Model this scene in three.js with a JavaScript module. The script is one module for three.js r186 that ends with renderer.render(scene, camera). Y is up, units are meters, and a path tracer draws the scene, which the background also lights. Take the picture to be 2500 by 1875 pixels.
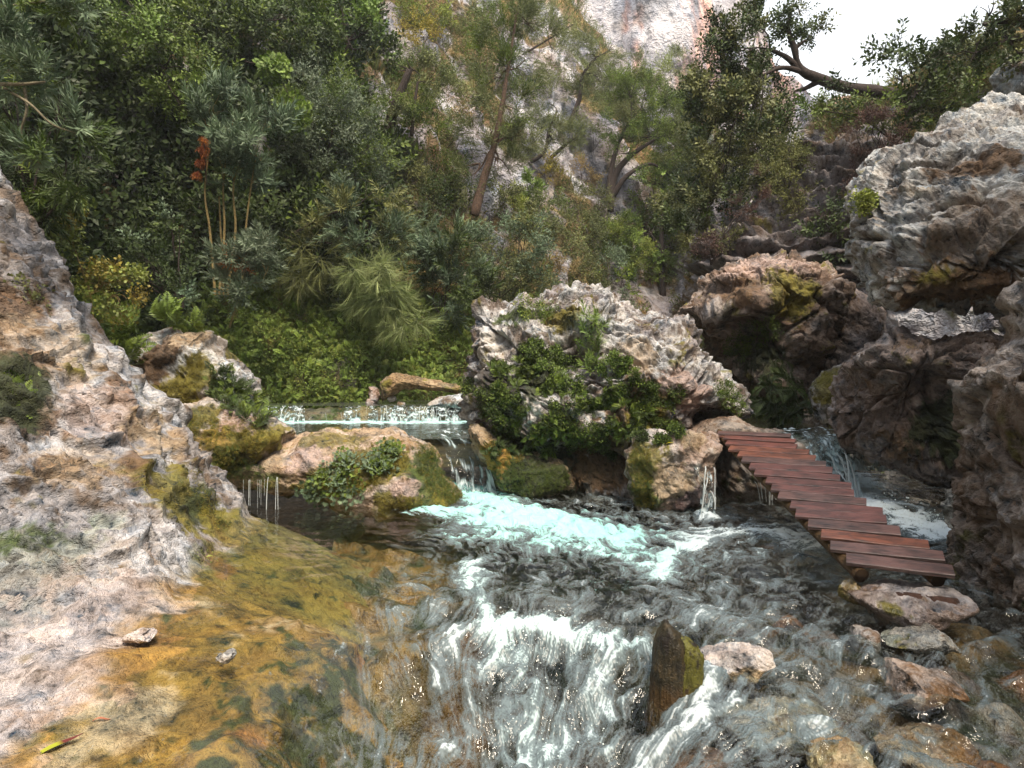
import * as THREE from 'three';
import { mergeGeometries } from 'three/addons/utils/BufferGeometryUtils.js';
import { MeshBVH } from 'three-mesh-bvh';

// ---------------------------------------------------------------- camera, sky, sun, exposure
const scene = new THREE.Scene();
const EYE = 1.85, PITCH = -Math.atan(37.5 / 1624);
const camera = new THREE.PerspectiveCamera(60, 4 / 3, 0.05, 400);
camera.position.set(0, EYE, 0);
camera.rotation.x = PITCH;

{ // bright, thinly clouded sky: white, a touch bluer towards the zenith
  const W = 256, H = 128, data = new Float32Array(W * H * 4);
  for (let j = 0; j < H; j++) for (let i = 0; i < W; i++) {
    const up = Math.max(0, Math.sin(((j + 0.5) / H - 0.5) * Math.PI)), o = (j * W + i) * 4;
    data[o] = 0.97 - 0.12 * up; data[o + 1] = 0.98 - 0.05 * up; data[o + 2] = 1.0 + 0.04 * up; data[o + 3] = 1;
  }
  const sky = new THREE.DataTexture(data, W, H, THREE.RGBAFormat, THREE.FloatType);
  sky.mapping = THREE.EquirectangularReflectionMapping; sky.magFilter = THREE.LinearFilter; sky.needsUpdate = true;
  scene.background = sky; scene.environment = sky; scene.backgroundIntensity = scene.environmentIntensity = 0.78;
}
const sun = new THREE.DirectionalLight(0xffefd8, 3.4);
sun.position.set(8, 33, 11); sun.target.position.set(0, 0, -8);
sun.castShadow = true; sun.shadow.radius = 42;
sun.shadow.camera.left = -25; sun.shadow.camera.right = 25; sun.shadow.camera.top = 30; sun.shadow.camera.bottom = -30; sun.shadow.camera.far = 120;
sun.shadow.mapSize.set(4096, 4096);
scene.add(sun, sun.target);
const renderer = new THREE.WebGLRenderer({ antialias: true });
renderer.toneMapping = THREE.LinearToneMapping;
renderer.toneMappingExposure = 2.12;
renderer.shadowMap.enabled = true;

// ---------------------------------------------------------------- helpers
function mulberry(a) { return () => { a = (a + 0x6d2b79f5) | 0; let t = Math.imul(a ^ (a >>> 15), 1 | a); t = (t + Math.imul(t ^ (t >>> 7), 61 | t)) ^ t; return ((t ^ (t >>> 14)) >>> 0) / 4294967296; }; }
const rnd = mulberry(20240611), rr = (a, b) => a + (b - a) * rnd();
const clamp = (x, a = 0, b = 1) => (x < a ? a : x > b ? b : x), lerp = (a, b, t) => a + (b - a) * t;
const sst = (a, b, x) => { const t = clamp((x - a) / (b - a)); return t * t * (3 - 2 * t); };
const V = (x, y, z) => new THREE.Vector3(x, y, z);
const mix3 = (a, b, t) => [a[0] + (b[0] - a[0]) * t, a[1] + (b[1] - a[1]) * t, a[2] + (b[2] - a[2]) * t];
const CP = Math.cos(PITCH), SP = Math.sin(PITCH);
function dirOf(u, v) { const x = (u - 1250) / 1624, y = (937.5 - v) / 1624; return V(x, y * CP + SP, y * SP - CP); }
function at(u, v, d) { const r = dirOf(u, v), s = d / -r.z; return V(r.x * s, EYE + r.y * s, -d); }
function onLevel(u, v, y) { const r = dirOf(u, v), s = (y - EYE) / r.y; return V(r.x * s, y, r.z * s); }
function table(rows, x, col) {
  if (x <= rows[0][0]) return rows[0][col];
  for (let i = 1; i < rows.length; i++) if (x <= rows[i][0]) { const t = (x - rows[i - 1][0]) / (rows[i][0] - rows[i - 1][0]), s = t * t * (3 - 2 * t); return lerp(rows[i - 1][col], rows[i][col], s); }
  return rows[rows.length - 1][col];
}
// gradient noise
const PERM = new Uint8Array(512), GX = new Float32Array(256), GY = new Float32Array(256), GZ = new Float32Array(256), RV = new Float32Array(256);
{ const p = [...Array(256).keys()]; for (let i = 255; i > 0; i--) { const j = Math.floor(rnd() * (i + 1)); [p[i], p[j]] = [p[j], p[i]]; }
  for (let i = 0; i < 512; i++) PERM[i] = p[i & 255];
  for (let i = 0; i < 256; i++) { const z = rnd() * 2 - 1, a = rnd() * 6.2832, r = Math.sqrt(1 - z * z); GX[i] = r * Math.cos(a); GY[i] = r * Math.sin(a); GZ[i] = z; RV[i] = rnd(); } }
function noise(x, y, z) {
  const X = Math.floor(x), Y = Math.floor(y), Z = Math.floor(z); x -= X; y -= Y; z -= Z;
  const u = x * x * x * (x * (x * 6 - 15) + 10), v = y * y * y * (y * (y * 6 - 15) + 10), w = z * z * z * (z * (z * 6 - 15) + 10);
  const A = PERM[X & 255], B = PERM[(X + 1) & 255], y0 = Y & 255, y1 = (Y + 1) & 255, z0 = Z & 255, z1 = (Z + 1) & 255;
  const AA = PERM[(A + y0) & 255], AB = PERM[(A + y1) & 255], BA = PERM[(B + y0) & 255], BB = PERM[(B + y1) & 255];
  const g = (h, a, b, c) => GX[h] * a + GY[h] * b + GZ[h] * c;
  const n = (h, q) => PERM[(h + q) & 255];
  const a0 = g(n(AA, z0), x, y, z), b0 = g(n(BA, z0), x - 1, y, z), c0 = g(n(AB, z0), x, y - 1, z), d0 = g(n(BB, z0), x - 1, y - 1, z);
  const a1 = g(n(AA, z1), x, y, z - 1), b1 = g(n(BA, z1), x - 1, y, z - 1), c1 = g(n(AB, z1), x, y - 1, z - 1), d1 = g(n(BB, z1), x - 1, y - 1, z - 1);
  const p = a0 + u * (b0 - a0), q = c0 + u * (d0 - c0), r = a1 + u * (b1 - a1), s = c1 + u * (d1 - c1);
  const e = p + v * (q - p), f = r + v * (s - r);
  return 1.5 * (e + w * (f - e));
}
function fbm(x, y, z, o = 4, gain = 0.5) { let s = 0, a = 1, t = 0; for (let i = 0; i < o; i++) { s += a * noise(x, y, z); t += a; a *= gain; x = x * 2.03 + 13.1; y = y * 2.03 + 7.7; z = z * 2.03 + 3.3; } return s / t; }
function ridged(x, y, z, o = 4) { let s = 0, a = 1, t = 0; for (let i = 0; i < o; i++) { s += a * (1 - 2 * Math.abs(noise(x, y, z))); t += a; a *= 0.5; x = x * 2.1 + 5.2; y = y * 2.1 + 1.3; z = z * 2.1 + 9.1; } return s / t; }
// cellular noise: distance to the nearest and second nearest feature point
const CELL = [0, 0, 0];
function cell(x, y, z) {
  const X = Math.floor(x), Y = Math.floor(y), Z = Math.floor(z); let f1 = 9, f2 = 9, id = 0;
  for (let k = -1; k < 2; k++) for (let j = -1; j < 2; j++) for (let i = -1; i < 2; i++) {
    const h = PERM[(PERM[(PERM[(X + i) & 255] + Y + j) & 255] + Z + k) & 255];
    const dx = X + i + RV[h] - x, dy = Y + j + RV[(h * 7 + 31) & 255] - y, dz = Z + k + RV[(h * 13 + 77) & 255] - z, d = dx * dx + dy * dy + dz * dz;
    if (d < f1) { f2 = f1; f1 = d; id = h; } else if (d < f2) f2 = d;
  }
  CELL[0] = Math.sqrt(f1); CELL[1] = Math.sqrt(f2); CELL[2] = id; return CELL;
}
// names, labels
const taken = new Map();
function numbered(n) { const k = taken.get(n) ?? 0; taken.set(n, k + 1); return k ? n + '_' + String(k).padStart(3, '0') : n; }
function tag(o, label, category, group) { o.userData.label = label; if (category) o.userData.category = category; if (group) o.userData.group = group; return o; }
function shade(o) { o.castShadow = true; o.receiveShadow = true; return o; }
function setting(name, geo, mat, label) { const m = shade(new THREE.Mesh(geo, mat)); m.name = numbered(name); m.userData.kind = 'structure'; if (label) m.userData.label = label; scene.add(m); return m; }
function stuff(o, name, label, category) { o.name = numbered(name); o.userData.kind = 'stuff'; o.userData.label = label; o.userData.category = category; shade(o); scene.add(o); return o; }
function thing(name, label, category, group, pos = [0, 0, 0]) { const g = new THREE.Group(); g.name = numbered(name); g.position.set(...pos); tag(g, label, category, group); scene.add(g); return g; }
function thingMesh(name, geo, mat, label, category, group) { const m = shade(new THREE.Mesh(geo, mat)); m.name = numbered(name); tag(m, label, category, group); scene.add(m); return m; }
function part(parent, name, geo, mat, label) { const m = shade(new THREE.Mesh(geo, mat)); m.name = name; if (label) m.userData.label = label; m.position.copy(parent.position).negate(); parent.add(m); return m; }
// geometry from arrays
function geom(pos, idx, col, uv, nor, cs = 3) {
  const g = new THREE.BufferGeometry();
  g.setAttribute('position', new THREE.BufferAttribute(pos instanceof Float32Array ? pos : new Float32Array(pos), 3));
  if (idx) g.setIndex(new THREE.BufferAttribute(idx instanceof Uint32Array ? idx : new Uint32Array(idx), 1));
  if (col) g.setAttribute('color', new THREE.BufferAttribute(col instanceof Float32Array ? col : new Float32Array(col), cs));
  if (uv) g.setAttribute('uv', new THREE.BufferAttribute(uv instanceof Float32Array ? uv : new Float32Array(uv), 2));
  if (nor) g.setAttribute('normal', new THREE.BufferAttribute(nor, 3)); else g.computeVertexNormals();
  return g;
}
// a grid sheet: fn(i/nu, j/nv) -> Vector3; disp(p, n) along the normal; color(p, n) -> linear rgb; uv in metres
function sheet(nu, nv, fn, { disp, color, uv, warp } = {}) {
  const N = (nu + 1) * (nv + 1), pos = new Float32Array(N * 3), idx = new Uint32Array(nu * nv * 6);
  for (let j = 0, k = 0; j <= nv; j++) for (let i = 0; i <= nu; i++, k += 3) { const p = fn(i / nu, j / nv); pos[k] = p.x; pos[k + 1] = p.y; pos[k + 2] = p.z; }
  for (let j = 0, k = 0; j < nv; j++) for (let i = 0; i < nu; i++) { const a = j * (nu + 1) + i, b = a + 1, c = a + nu + 1, d = c + 1; idx[k++] = a; idx[k++] = b; idx[k++] = c; idx[k++] = b; idx[k++] = d; idx[k++] = c; }
  return finish(geom(pos, idx), disp, color, uv, warp);
}
function finish(g, disp, color, uv, warp) {
  const pos = g.attributes.position.array, N = pos.length / 3, P = V(), n = V();
  if (disp) { const nor = g.attributes.normal.array; const out = new Float32Array(pos.length);
    for (let i = 0; i < N; i++) { P.fromArray(pos, i * 3); n.fromArray(nor, i * 3); const h = disp(P, n); out[i * 3] = P.x + n.x * h; out[i * 3 + 1] = P.y + n.y * h; out[i * 3 + 2] = P.z + n.z * h; }
    pos.set(out); g.computeVertexNormals(); }
  const nor = g.attributes.normal.array;
  if (color) { const col = new Float32Array(N * 3); for (let i = 0; i < N; i++) { P.fromArray(pos, i * 3); n.fromArray(nor, i * 3); const c = color(P, n); col[i * 3] = c[0]; col[i * 3 + 1] = c[1]; col[i * 3 + 2] = c[2]; } g.setAttribute('color', new THREE.BufferAttribute(col, 3)); }
  if (!uv) return boxUV(g);
  const uvs = new Float32Array(N * 2); for (let i = 0; i < N; i++) { const q = uv(P.fromArray(pos, i * 3), i); uvs[i * 2] = q[0]; uvs[i * 2 + 1] = q[1]; }
  g.setAttribute('uv', new THREE.BufferAttribute(uvs, 2));
  return g;
}
// box-mapped texture coordinates in metres: every triangle takes the plane its face points to; vertices on a seam are doubled
function boxUV(g) {
  const P = g.attributes.position.array, N = g.attributes.normal.array, C = g.attributes.color?.array, I = g.index.array, map = new Int32Array((P.length / 3) * 3).fill(-1), src = [], idx = new Uint32Array(I.length), ax = [];
  for (let q = 0; q < I.length; q += 3) { const a = I[q] * 3, b = I[q + 1] * 3, c = I[q + 2] * 3; const X = Math.abs(N[a] + N[b] + N[c]), Y = Math.abs(N[a + 1] + N[b + 1] + N[c + 1]), Z = Math.abs(N[a + 2] + N[b + 2] + N[c + 2]), k = X > Y && X > Z ? 0 : Y > Z ? 1 : 2;
    for (let e = 0; e < 3; e++) { const v = I[q + e], m = v * 3 + k; if (map[m] < 0) { map[m] = src.length; src.push(v); ax.push(k); } idx[q + e] = map[m]; } }
  const n = src.length, p = new Float32Array(n * 3), o = new Float32Array(n * 3), c = C && new Float32Array(n * 3), uv = new Float32Array(n * 2);
  for (let i = 0; i < n; i++) { const v = src[i] * 3; for (let e = 0; e < 3; e++) { p[i * 3 + e] = P[v + e]; o[i * 3 + e] = N[v + e]; if (C) c[i * 3 + e] = C[v + e]; } const k = ax[i]; uv[i * 2] = k === 0 ? P[v + 2] : P[v]; uv[i * 2 + 1] = k === 1 ? P[v + 2] : P[v + 1]; }
  return geom(p, idx, c, uv, o);
}
// tapered tube through points (each [x,y,z,r])
function tube(pts, sides = 7, wob = 0, capped = true) {
  const c = new THREE.CatmullRomCurve3(pts.map((p) => V(p[0], p[1], p[2]))), n = Math.max(4, (pts.length - 1) * 5), pos = [], idx = [], uv = [];
  const fr = c.computeFrenetFrames(n, false); let len = 0, prev = null;
  for (let i = 0; i <= n; i++) {
    const t = i / n, p = c.getPoint(t), f = t * (pts.length - 1), k = Math.min(pts.length - 2, Math.floor(f)), r = lerp(pts[k][3], pts[k + 1][3], f - k);
    if (prev) len += p.distanceTo(prev); prev = p;
    for (let s = 0; s <= sides; s++) { const a = (s / sides) * Math.PI * 2, w = r * (1 + wob * noise(p.x * 6 + Math.cos(a), p.y * 6 + Math.sin(a), p.z * 6)); const N = fr.normals[i], B = fr.binormals[i];
      const q = p.clone().addScaledVector(N, Math.cos(a) * w).addScaledVector(B, Math.sin(a) * w); pos.push(q.x, q.y, q.z); uv.push(a * Math.max(r, 0.03), len); }
  }
  for (let i = 0; i < n; i++) for (let s = 0; s < sides; s++) { const a = i * (sides + 1) + s, b = a + 1, d = a + sides + 1, e = d + 1; idx.push(a, d, b, b, d, e); }
  if (capped) for (const [ring, flip] of [[0, 0], [n, 1]]) { const p = c.getPoint(ring / n), k = pos.length / 3; pos.push(p.x, p.y, p.z); uv.push(0, 0); const o = ring * (sides + 1); for (let s = 0; s < sides; s++) flip ? idx.push(k, o + s + 1, o + s) : idx.push(k, o + s, o + s + 1); }
  return geom(pos, idx, null, uv);
}
// periodic fractal noise tile 0..1
function tile(n, cells, oct, seed, gain = 0.5) {
  const out = new Float32Array(n * n); let amp = 1, tot = 0;
  for (let o = 0; o < oct; o++) { const c = cells << o, r = mulberry(seed + o * 101), g = new Float32Array(c * c); for (let i = 0; i < g.length; i++) g[i] = r();
    for (let y = 0; y < n; y++) { const fy = (y / n) * c, iy = Math.floor(fy), ty = fy - iy, sy = ty * ty * (3 - 2 * ty), r0 = (iy % c) * c, r1 = ((iy + 1) % c) * c;
      for (let x = 0; x < n; x++) { const fx = (x / n) * c, ix = Math.floor(fx), tx = fx - ix, sx = tx * tx * (3 - 2 * tx), a = ix % c, b = (ix + 1) % c;
        out[y * n + x] += amp * lerp(lerp(g[r0 + a], g[r0 + b], sx), lerp(g[r1 + a], g[r1 + b], sx), sy); } }
    tot += amp; amp *= gain; }
  for (let i = 0; i < out.length; i++) out[i] /= tot; return out;
}
function tex(n, m, fn, srgb, rep) { // fn(i) -> [r,g,b] 0..1
  const d = new Uint8Array(n * m * 4); for (let i = 0; i < n * m; i++) { const c = fn(i); d[i * 4] = clamp(c[0]) * 255; d[i * 4 + 1] = clamp(c[1]) * 255; d[i * 4 + 2] = clamp(c[2]) * 255; d[i * 4 + 3] = 255; }
  const t = new THREE.DataTexture(d, n, m); t.wrapS = t.wrapT = THREE.RepeatWrapping; t.magFilter = THREE.LinearFilter; t.needsUpdate = true; if (srgb) t.colorSpace = THREE.SRGBColorSpace; if (rep) t.repeat.set(rep, rep); return t;
}

// ---------------------------------------------------------------- materials
const TN = 1024, tA = tile(TN, 10, 7, 11, 0.62), tB = tile(TN, 40, 5, 77, 0.7), tC = tile(TN, 5, 6, 191, 0.55);
const pit = (i) => sst(0.60, 0.68, tB[i]) * 0.75 + sst(0.60, 0.66, tA[i]) * 0.4;
const grainMap = tex(TN, TN, (i) => { const g = 0.78 + (tA[i] - 0.5) * 2.0 + (tB[i] - 0.5) * 1.3 - pit(i) * 0.26; const w = (tC[i] - 0.5) * 0.3; return [g + w, g, g - w * 1.2]; }, false, 0.7);
const grainBump = tex(TN, TN, (i) => { const h = 0.58 + (tA[i] - 0.5) * 2.0 + (tB[i] - 0.5) * 0.9 - pit(i) * 0.35; return [h, h, h]; }, false, 0.7);
const rockMat = new THREE.MeshStandardMaterial({ name: 'limestone', vertexColors: true, map: grainMap, bumpMap: grainBump, bumpScale: 0.045, roughness: 0.85 });
const wetMat = new THREE.MeshStandardMaterial({ name: 'wet stone', vertexColors: true, map: grainMap, bumpMap: grainBump, bumpScale: 0.03, roughness: 0.35 });
const bigGrain = grainMap.clone(); bigGrain.repeat.set(0.13, 0.13); const bigBump = grainBump.clone(); bigBump.repeat.set(0.13, 0.13);
const hillMat = new THREE.MeshStandardMaterial({ name: 'hillside', vertexColors: true, map: bigGrain, bumpMap: bigBump, bumpScale: 0.25, roughness: 0.95 });
const farGrain = grainMap.clone(); farGrain.repeat.set(0.03, 0.03); const farBump = grainBump.clone(); farBump.repeat.set(0.03, 0.03);
const cliffMat = new THREE.MeshStandardMaterial({ name: 'cliff', vertexColors: true, map: farGrain, bumpMap: farBump, bumpScale: 0.7, roughness: 0.95 });


const bT = tile(512, 12, 5, 5, 0.6), bT2 = tile(512, 60, 3, 9, 0.6);
const bark = tex(512, 512, (i) => { const g = 0.6 + (bT[i] - 0.5) * 0.8 + (bT2[i] - 0.5) * 0.5; return [g, g * 0.96, g * 0.9]; }, false, 2);
const barkMat = (r, g, b) => new THREE.MeshStandardMaterial({ name: 'bark', color: new THREE.Color().setRGB(r, g, b), map: bark, bumpMap: bark, bumpScale: 0.02, roughness: 0.9 });
const darkBark = barkMat(0.07, 0.05, 0.045), brownBark = barkMat(0.16, 0.1, 0.07), caneBark = barkMat(0.42, 0.32, 0.13), paleBark = barkMat(0.4, 0.36, 0.25);
const leafMat = (rough, tr, coat) => new THREE.MeshPhysicalMaterial({ name: 'leaf', color: 0xffffff, roughness: rough, transmission: tr, thickness: 0, side: THREE.DoubleSide, specularIntensity: 0.7, clearcoat: coat, clearcoatRoughness: 0.38 });
const glossLeaf = leafMat(0.8, 0.22, 0.3), softLeaf = leafMat(0.9, 0.3, 0);

// ---------------------------------------------------------------- rock colours (linear): mineral, lichen, moss and stain patches with grainy outlines
const COL = { grey: [0.36, 0.34, 0.35], pale: [0.60, 0.58, 0.59], white: [0.74, 0.74, 0.74], pink: [0.52, 0.38, 0.33], tan: [0.44, 0.33, 0.22], brown: [0.18, 0.105, 0.055], dark: [0.075, 0.062, 0.055],
  moss: [0.19, 0.16, 0.018], green: [0.07, 0.105, 0.015], deep: [0.035, 0.05, 0.015], gold: [0.42, 0.25, 0.05], ochre: [0.30, 0.17, 0.045], rust: [0.33, 0.13, 0.035], lichen: [0.33, 0.36, 0.27], purple: [0.20, 0.13, 0.13] };
function rockColor({ base = COL.grey, light = COL.pale, stain = COL.brown, scale = 1, lightAt = 0.05, stainAt = 0.18, mossAt = 0.35, moss = COL.moss, streak, patches = [], seed = 0 } = {}) {
  for (const q of patches) if (!q.c) q.c = at(q.u, q.v, q.d);
  return (p) => {
    const x = p.x * scale + seed, y = p.y * scale + seed * 0.7, z = p.z * scale - seed;
    let sx = x * 1.3, sy = y * 1.3, sz = z * 1.3; if (streak) { const t = (x * streak[0] + y * streak[1] + z * streak[2]) * 0.75; sx -= streak[0] * t; sy -= streak[1] * t; sz -= streak[2] * t; }
    const f = fbm(sx, sy, sz, 5, 0.6), g = fbm(x * 3.1 + 9, y * 3.1, z * 3.1 + 4, 4, 0.6), h = fbm(x * 11, y * 11 + 3, z * 11, 3, 0.65);
    let c = mix3(base, light, sst(lightAt - 0.12, lightAt + 0.12, f + h * 0.35));
    c = mix3(c, stain, 0.85 * sst(stainAt, stainAt + 0.14, g + h * 0.45 - f * 0.25));
    c = mix3(c, moss, 0.9 * sst(mossAt, mossAt + 0.12, fbm(x * 1.9 - 5, y * 1.9 + 8, z * 1.9, 4, 0.6) + h * 0.3));
    for (const q of patches) {
      const dx = (p.x - q.c.x) / (q.r * (q.sx ?? 1)), dy = (p.y - q.c.y) / (q.r * (q.sy ?? 1)), dz = (p.z - q.c.z) / (q.r * (q.sz ?? 1.6)), w = 1 - Math.sqrt(dx * dx + dy * dy + dz * dz);
      if (w > -0.6) { const t = sst(0, 0.22, w + 0.55 * g + 0.5 * h); if (t > 0) c = mix3(c, COL[q.k], t * (q.a ?? 0.92)); }
    }
    const j = 0.95 * (1 + 0.3 * h + 0.28 * fbm(x * 34, y * 34, z * 34, 2, 0.7)); return [c[0] * j, c[1] * j, c[2] * j];
  };
}
function rockDisp({ big = 0.18, bigL = 0.9, mid = 0.07, midL = 0.3, ridge = 0.05, pits = 0.05, pitL = 0.22, fine = 0.02, fineL = 0.07, crack = 0, crackL = 1.1, seed = 0, strata = 0, strataL = 0.25 } = {}) {
  return (p) => {
    const x = p.x + seed, y = p.y - seed * 0.6, z = p.z + seed * 1.7;
    const wx = x + 0.08 * noise(x * 2, y * 2, z * 2 + 9), wy = y + 0.08 * noise(x * 2 + 5, y * 2, z * 2), wz = z + 0.08 * noise(x * 2, y * 2 + 7, z * 2);
    let h = big * fbm(wx / bigL, wy / bigL, wz / bigL, 3) + mid * fbm(wx / midL, wy / midL, wz / midL, 3) - ridge * ridged(wx / (midL * 1.6), wy / (midL * 1.6), wz / (midL * 1.6), 3);
    if (pits) { const c = cell(wx / pitL, wy / pitL, wz / pitL); h -= pits * sst(0.48, 0.16, c[0]) * sst(-0.15, 0.3, noise(x * 1.1, y * 1.1, z * 1.1 + 3)); h += pits * 0.7 * (Math.min(0.45, c[1] - c[0]) - 0.25); }
    if (crack) { const k = Math.abs(noise(wx / crackL + 3, wy / crackL * 1.5, wz / crackL)), k2 = Math.abs(noise(wx / crackL * 1.9 - 4, wy / crackL * 1.9, wz / crackL * 1.9 + 6)); h -= crack * sst(0.07, 0, k) + 0.6 * crack * sst(0.05, 0, k2); }
    if (strata) { const s = wy / strataL + 0.6 * noise(x * 0.7, y * 0.7, z * 0.7); h += strata * Math.abs((s - Math.floor(s)) * 2 - 1) - strata * 0.5; }
    return h + 1.25 * fine * fbm(x / fineL, y / fineL, z / fineL, 3, 0.65) - 0.6 * fine * ridged(x / fineL / 2.2, y / fineL / 2.2, z / fineL / 2.2, 2);
  };
}
// a boulder: an outline standing at its distance, swelled to front and back, then weathered; cube-sphere mesh
function boulderGeo({ poly, d, front, back = front, n = 70, round = 0.8, tilt = 0, disp, color, lumps = [] }) {
  const pts = poly.map(([u, v]) => { const p = at(u, v, d); return [p.x, p.y]; });
  let x0 = 1e9, x1 = -1e9, y0 = 1e9, y1 = -1e9; for (const [x, y] of pts) { x0 = Math.min(x0, x); x1 = Math.max(x1, x); y0 = Math.min(y0, y); y1 = Math.max(y1, y); }
  const G = 128, mg = 0.06, gx0 = x0 - mg, gy0 = y0 - mg, gx = (x1 - x0 + 2 * mg) / G, gy = (y1 - y0 + 2 * mg) / G, sd = new Float32Array((G + 1) * (G + 1)); let inr = 0, bc = [0, 0];
  for (let j = 0; j <= G; j++) for (let i = 0; i <= G; i++) {
    const x = gx0 + i * gx, y = gy0 + j * gy; let m = 1e9, ins = false;
    for (let a = 0, b = pts.length - 1; a < pts.length; b = a++) { const [ax, ay] = pts[a], [bx, by] = pts[b], ex = bx - ax, ey = by - ay, t = clamp(((x - ax) * ex + (y - ay) * ey) / (ex * ex + ey * ey)), qx = x - ax - ex * t, qy = y - ay - ey * t; m = Math.min(m, qx * qx + qy * qy); if ((ay > y) !== (by > y) && x < ((bx - ax) * (y - ay)) / (by - ay) + ax) ins = !ins; }
    const s = ins ? Math.sqrt(m) : -Math.sqrt(m); sd[j * (G + 1) + i] = s; if (s > inr) { inr = s; bc = [x, y]; }
  }
  const S = inr * round, cx = (bc[0] + (x0 + x1) / 2) / 2, cy = (bc[1] + (y0 + y1) / 2) / 2;
  const sdAt = (x, y) => { const fx = clamp((x - gx0) / gx, 0, G - 0.001), fy = clamp((y - gy0) / gy, 0, G - 0.001), i = Math.floor(fx), j = Math.floor(fy), a = fx - i, b = fy - j, o = j * (G + 1) + i; return lerp(lerp(sd[o], sd[o + 1], a), lerp(sd[o + G + 1], sd[o + G + 2], a), b); };
  const inside = (x, y, z) => { const s = sdAt(x, y); if (s <= 0) return false; const q = 1 - Math.min(1, s / S), T = (z > 0 ? front : back) * Math.sqrt(Math.max(0, 1 - q * q)); return Math.abs(z) < T; };
  const zShift = (y) => tilt * (y - cy), R = Math.hypot(x1 - x0, y1 - y0, front + back);
  const N1 = n + 1, pos = new Float32Array(6 * N1 * N1 * 3), idx = new Uint32Array(6 * n * n * 6), key = new Int32Array(6 * N1 * N1), seen = new Map(); let k = 0, t = 0;
  const AX = [[0, 1, 2, 1], [0, 1, 2, -1], [1, 2, 0, 1], [1, 2, 0, -1], [2, 0, 1, 1], [2, 0, 1, -1]], D = [0, 0, 0];
  for (let f = 0; f < 6; f++) { const [a, b, c, s] = AX[f], o = k;
    for (let j = 0; j <= n; j++) for (let i = 0; i <= n; i++, k++) {
      const I = [0, 0, 0]; I[a] = i; I[b] = j; I[c] = s > 0 ? n : 0; const id = (I[0] * N1 + I[1]) * N1 + I[2];
      if (seen.has(id)) { key[k] = seen.get(id); const q = key[k] * 3; pos[k * 3] = pos[q]; pos[k * 3 + 1] = pos[q + 1]; pos[k * 3 + 2] = pos[q + 2]; continue; }
      seen.set(id, k); key[k] = k;
      D[0] = Math.tan((I[0] / n - 0.5) * Math.PI / 2); D[1] = Math.tan((I[1] / n - 0.5) * Math.PI / 2); D[2] = Math.tan((I[2] / n - 0.5) * Math.PI / 2);
      const m = Math.hypot(D[0], D[1], D[2]), ex = D[0] / m, ey = D[1] / m, ez = D[2] / m; let lo = 0, hi = R, st = R / 40;
      for (let q = st; q <= R; q += st) { if (!inside(cx + ex * q, cy + ey * q, ez * q)) { hi = q; lo = q - st; break; } }
      for (let q = 0; q < 11; q++) { const md = (lo + hi) / 2; if (inside(cx + ex * md, cy + ey * md, ez * md)) lo = md; else hi = md; }
      const x = cx + ex * lo, y = cy + ey * lo; pos[k * 3] = x; pos[k * 3 + 1] = y; pos[k * 3 + 2] = -d + ez * lo + zShift(y);
    }
    for (let j = 0; j < n; j++) for (let i = 0; i < n; i++) { const A = o + j * N1 + i, B = A + 1, C = A + N1, E = C + 1; if (s > 0) { idx[t++] = A; idx[t++] = B; idx[t++] = C; idx[t++] = B; idx[t++] = E; idx[t++] = C; } else { idx[t++] = A; idx[t++] = C; idx[t++] = B; idx[t++] = B; idx[t++] = C; idx[t++] = E; } }
  }
  const K = k, nor = new Float32Array(K * 3);
  const normals = () => { nor.fill(0); for (let q = 0; q < idx.length; q += 3) { const a = idx[q] * 3, b = idx[q + 1] * 3, c = idx[q + 2] * 3, ux = pos[b] - pos[a], uy = pos[b + 1] - pos[a + 1], uz = pos[b + 2] - pos[a + 2], vx = pos[c] - pos[a], vy = pos[c + 1] - pos[a + 1], vz = pos[c + 2] - pos[a + 2], X = uy * vz - uz * vy, Y = uz * vx - ux * vz, Z = ux * vy - uy * vx; for (const w of [idx[q], idx[q + 1], idx[q + 2]]) { const e = key[w] * 3; nor[e] += X; nor[e + 1] += Y; nor[e + 2] += Z; } }
    for (let q = 0; q < K; q++) { const e = key[q] * 3; if (key[q] === q) { const l = Math.hypot(nor[e], nor[e + 1], nor[e + 2]) || 1; nor[e] /= l; nor[e + 1] /= l; nor[e + 2] /= l; } else { nor[q * 3] = nor[e]; nor[q * 3 + 1] = nor[e + 1]; nor[q * 3 + 2] = nor[e + 2]; } } };
  // relax the creases of the swelled outline a little
  const adj = new Float32Array(K * 4);
  for (let it = 0; it < 3; it++) { adj.fill(0); for (let q = 0; q < idx.length; q += 3) for (let e = 0; e < 3; e++) { const a = key[idx[q + e]], b = key[idx[q + ((e + 1) % 3)]]; adj[a * 4] += pos[b * 3]; adj[a * 4 + 1] += pos[b * 3 + 1]; adj[a * 4 + 2] += pos[b * 3 + 2]; adj[a * 4 + 3]++; }
    for (let q = 0; q < K; q++) if (key[q] === q && adj[q * 4 + 3]) for (let e = 0; e < 3; e++) pos[q * 3 + e] = lerp(pos[q * 3 + e], adj[q * 4 + e] / adj[q * 4 + 3], 0.6);
    for (let q = 0; q < K; q++) if (key[q] !== q) for (let e = 0; e < 3; e++) pos[q * 3 + e] = pos[key[q] * 3 + e]; }
  normals();
  const P = V(), Nn = V(), out = new Float32Array(K * 3);
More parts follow.
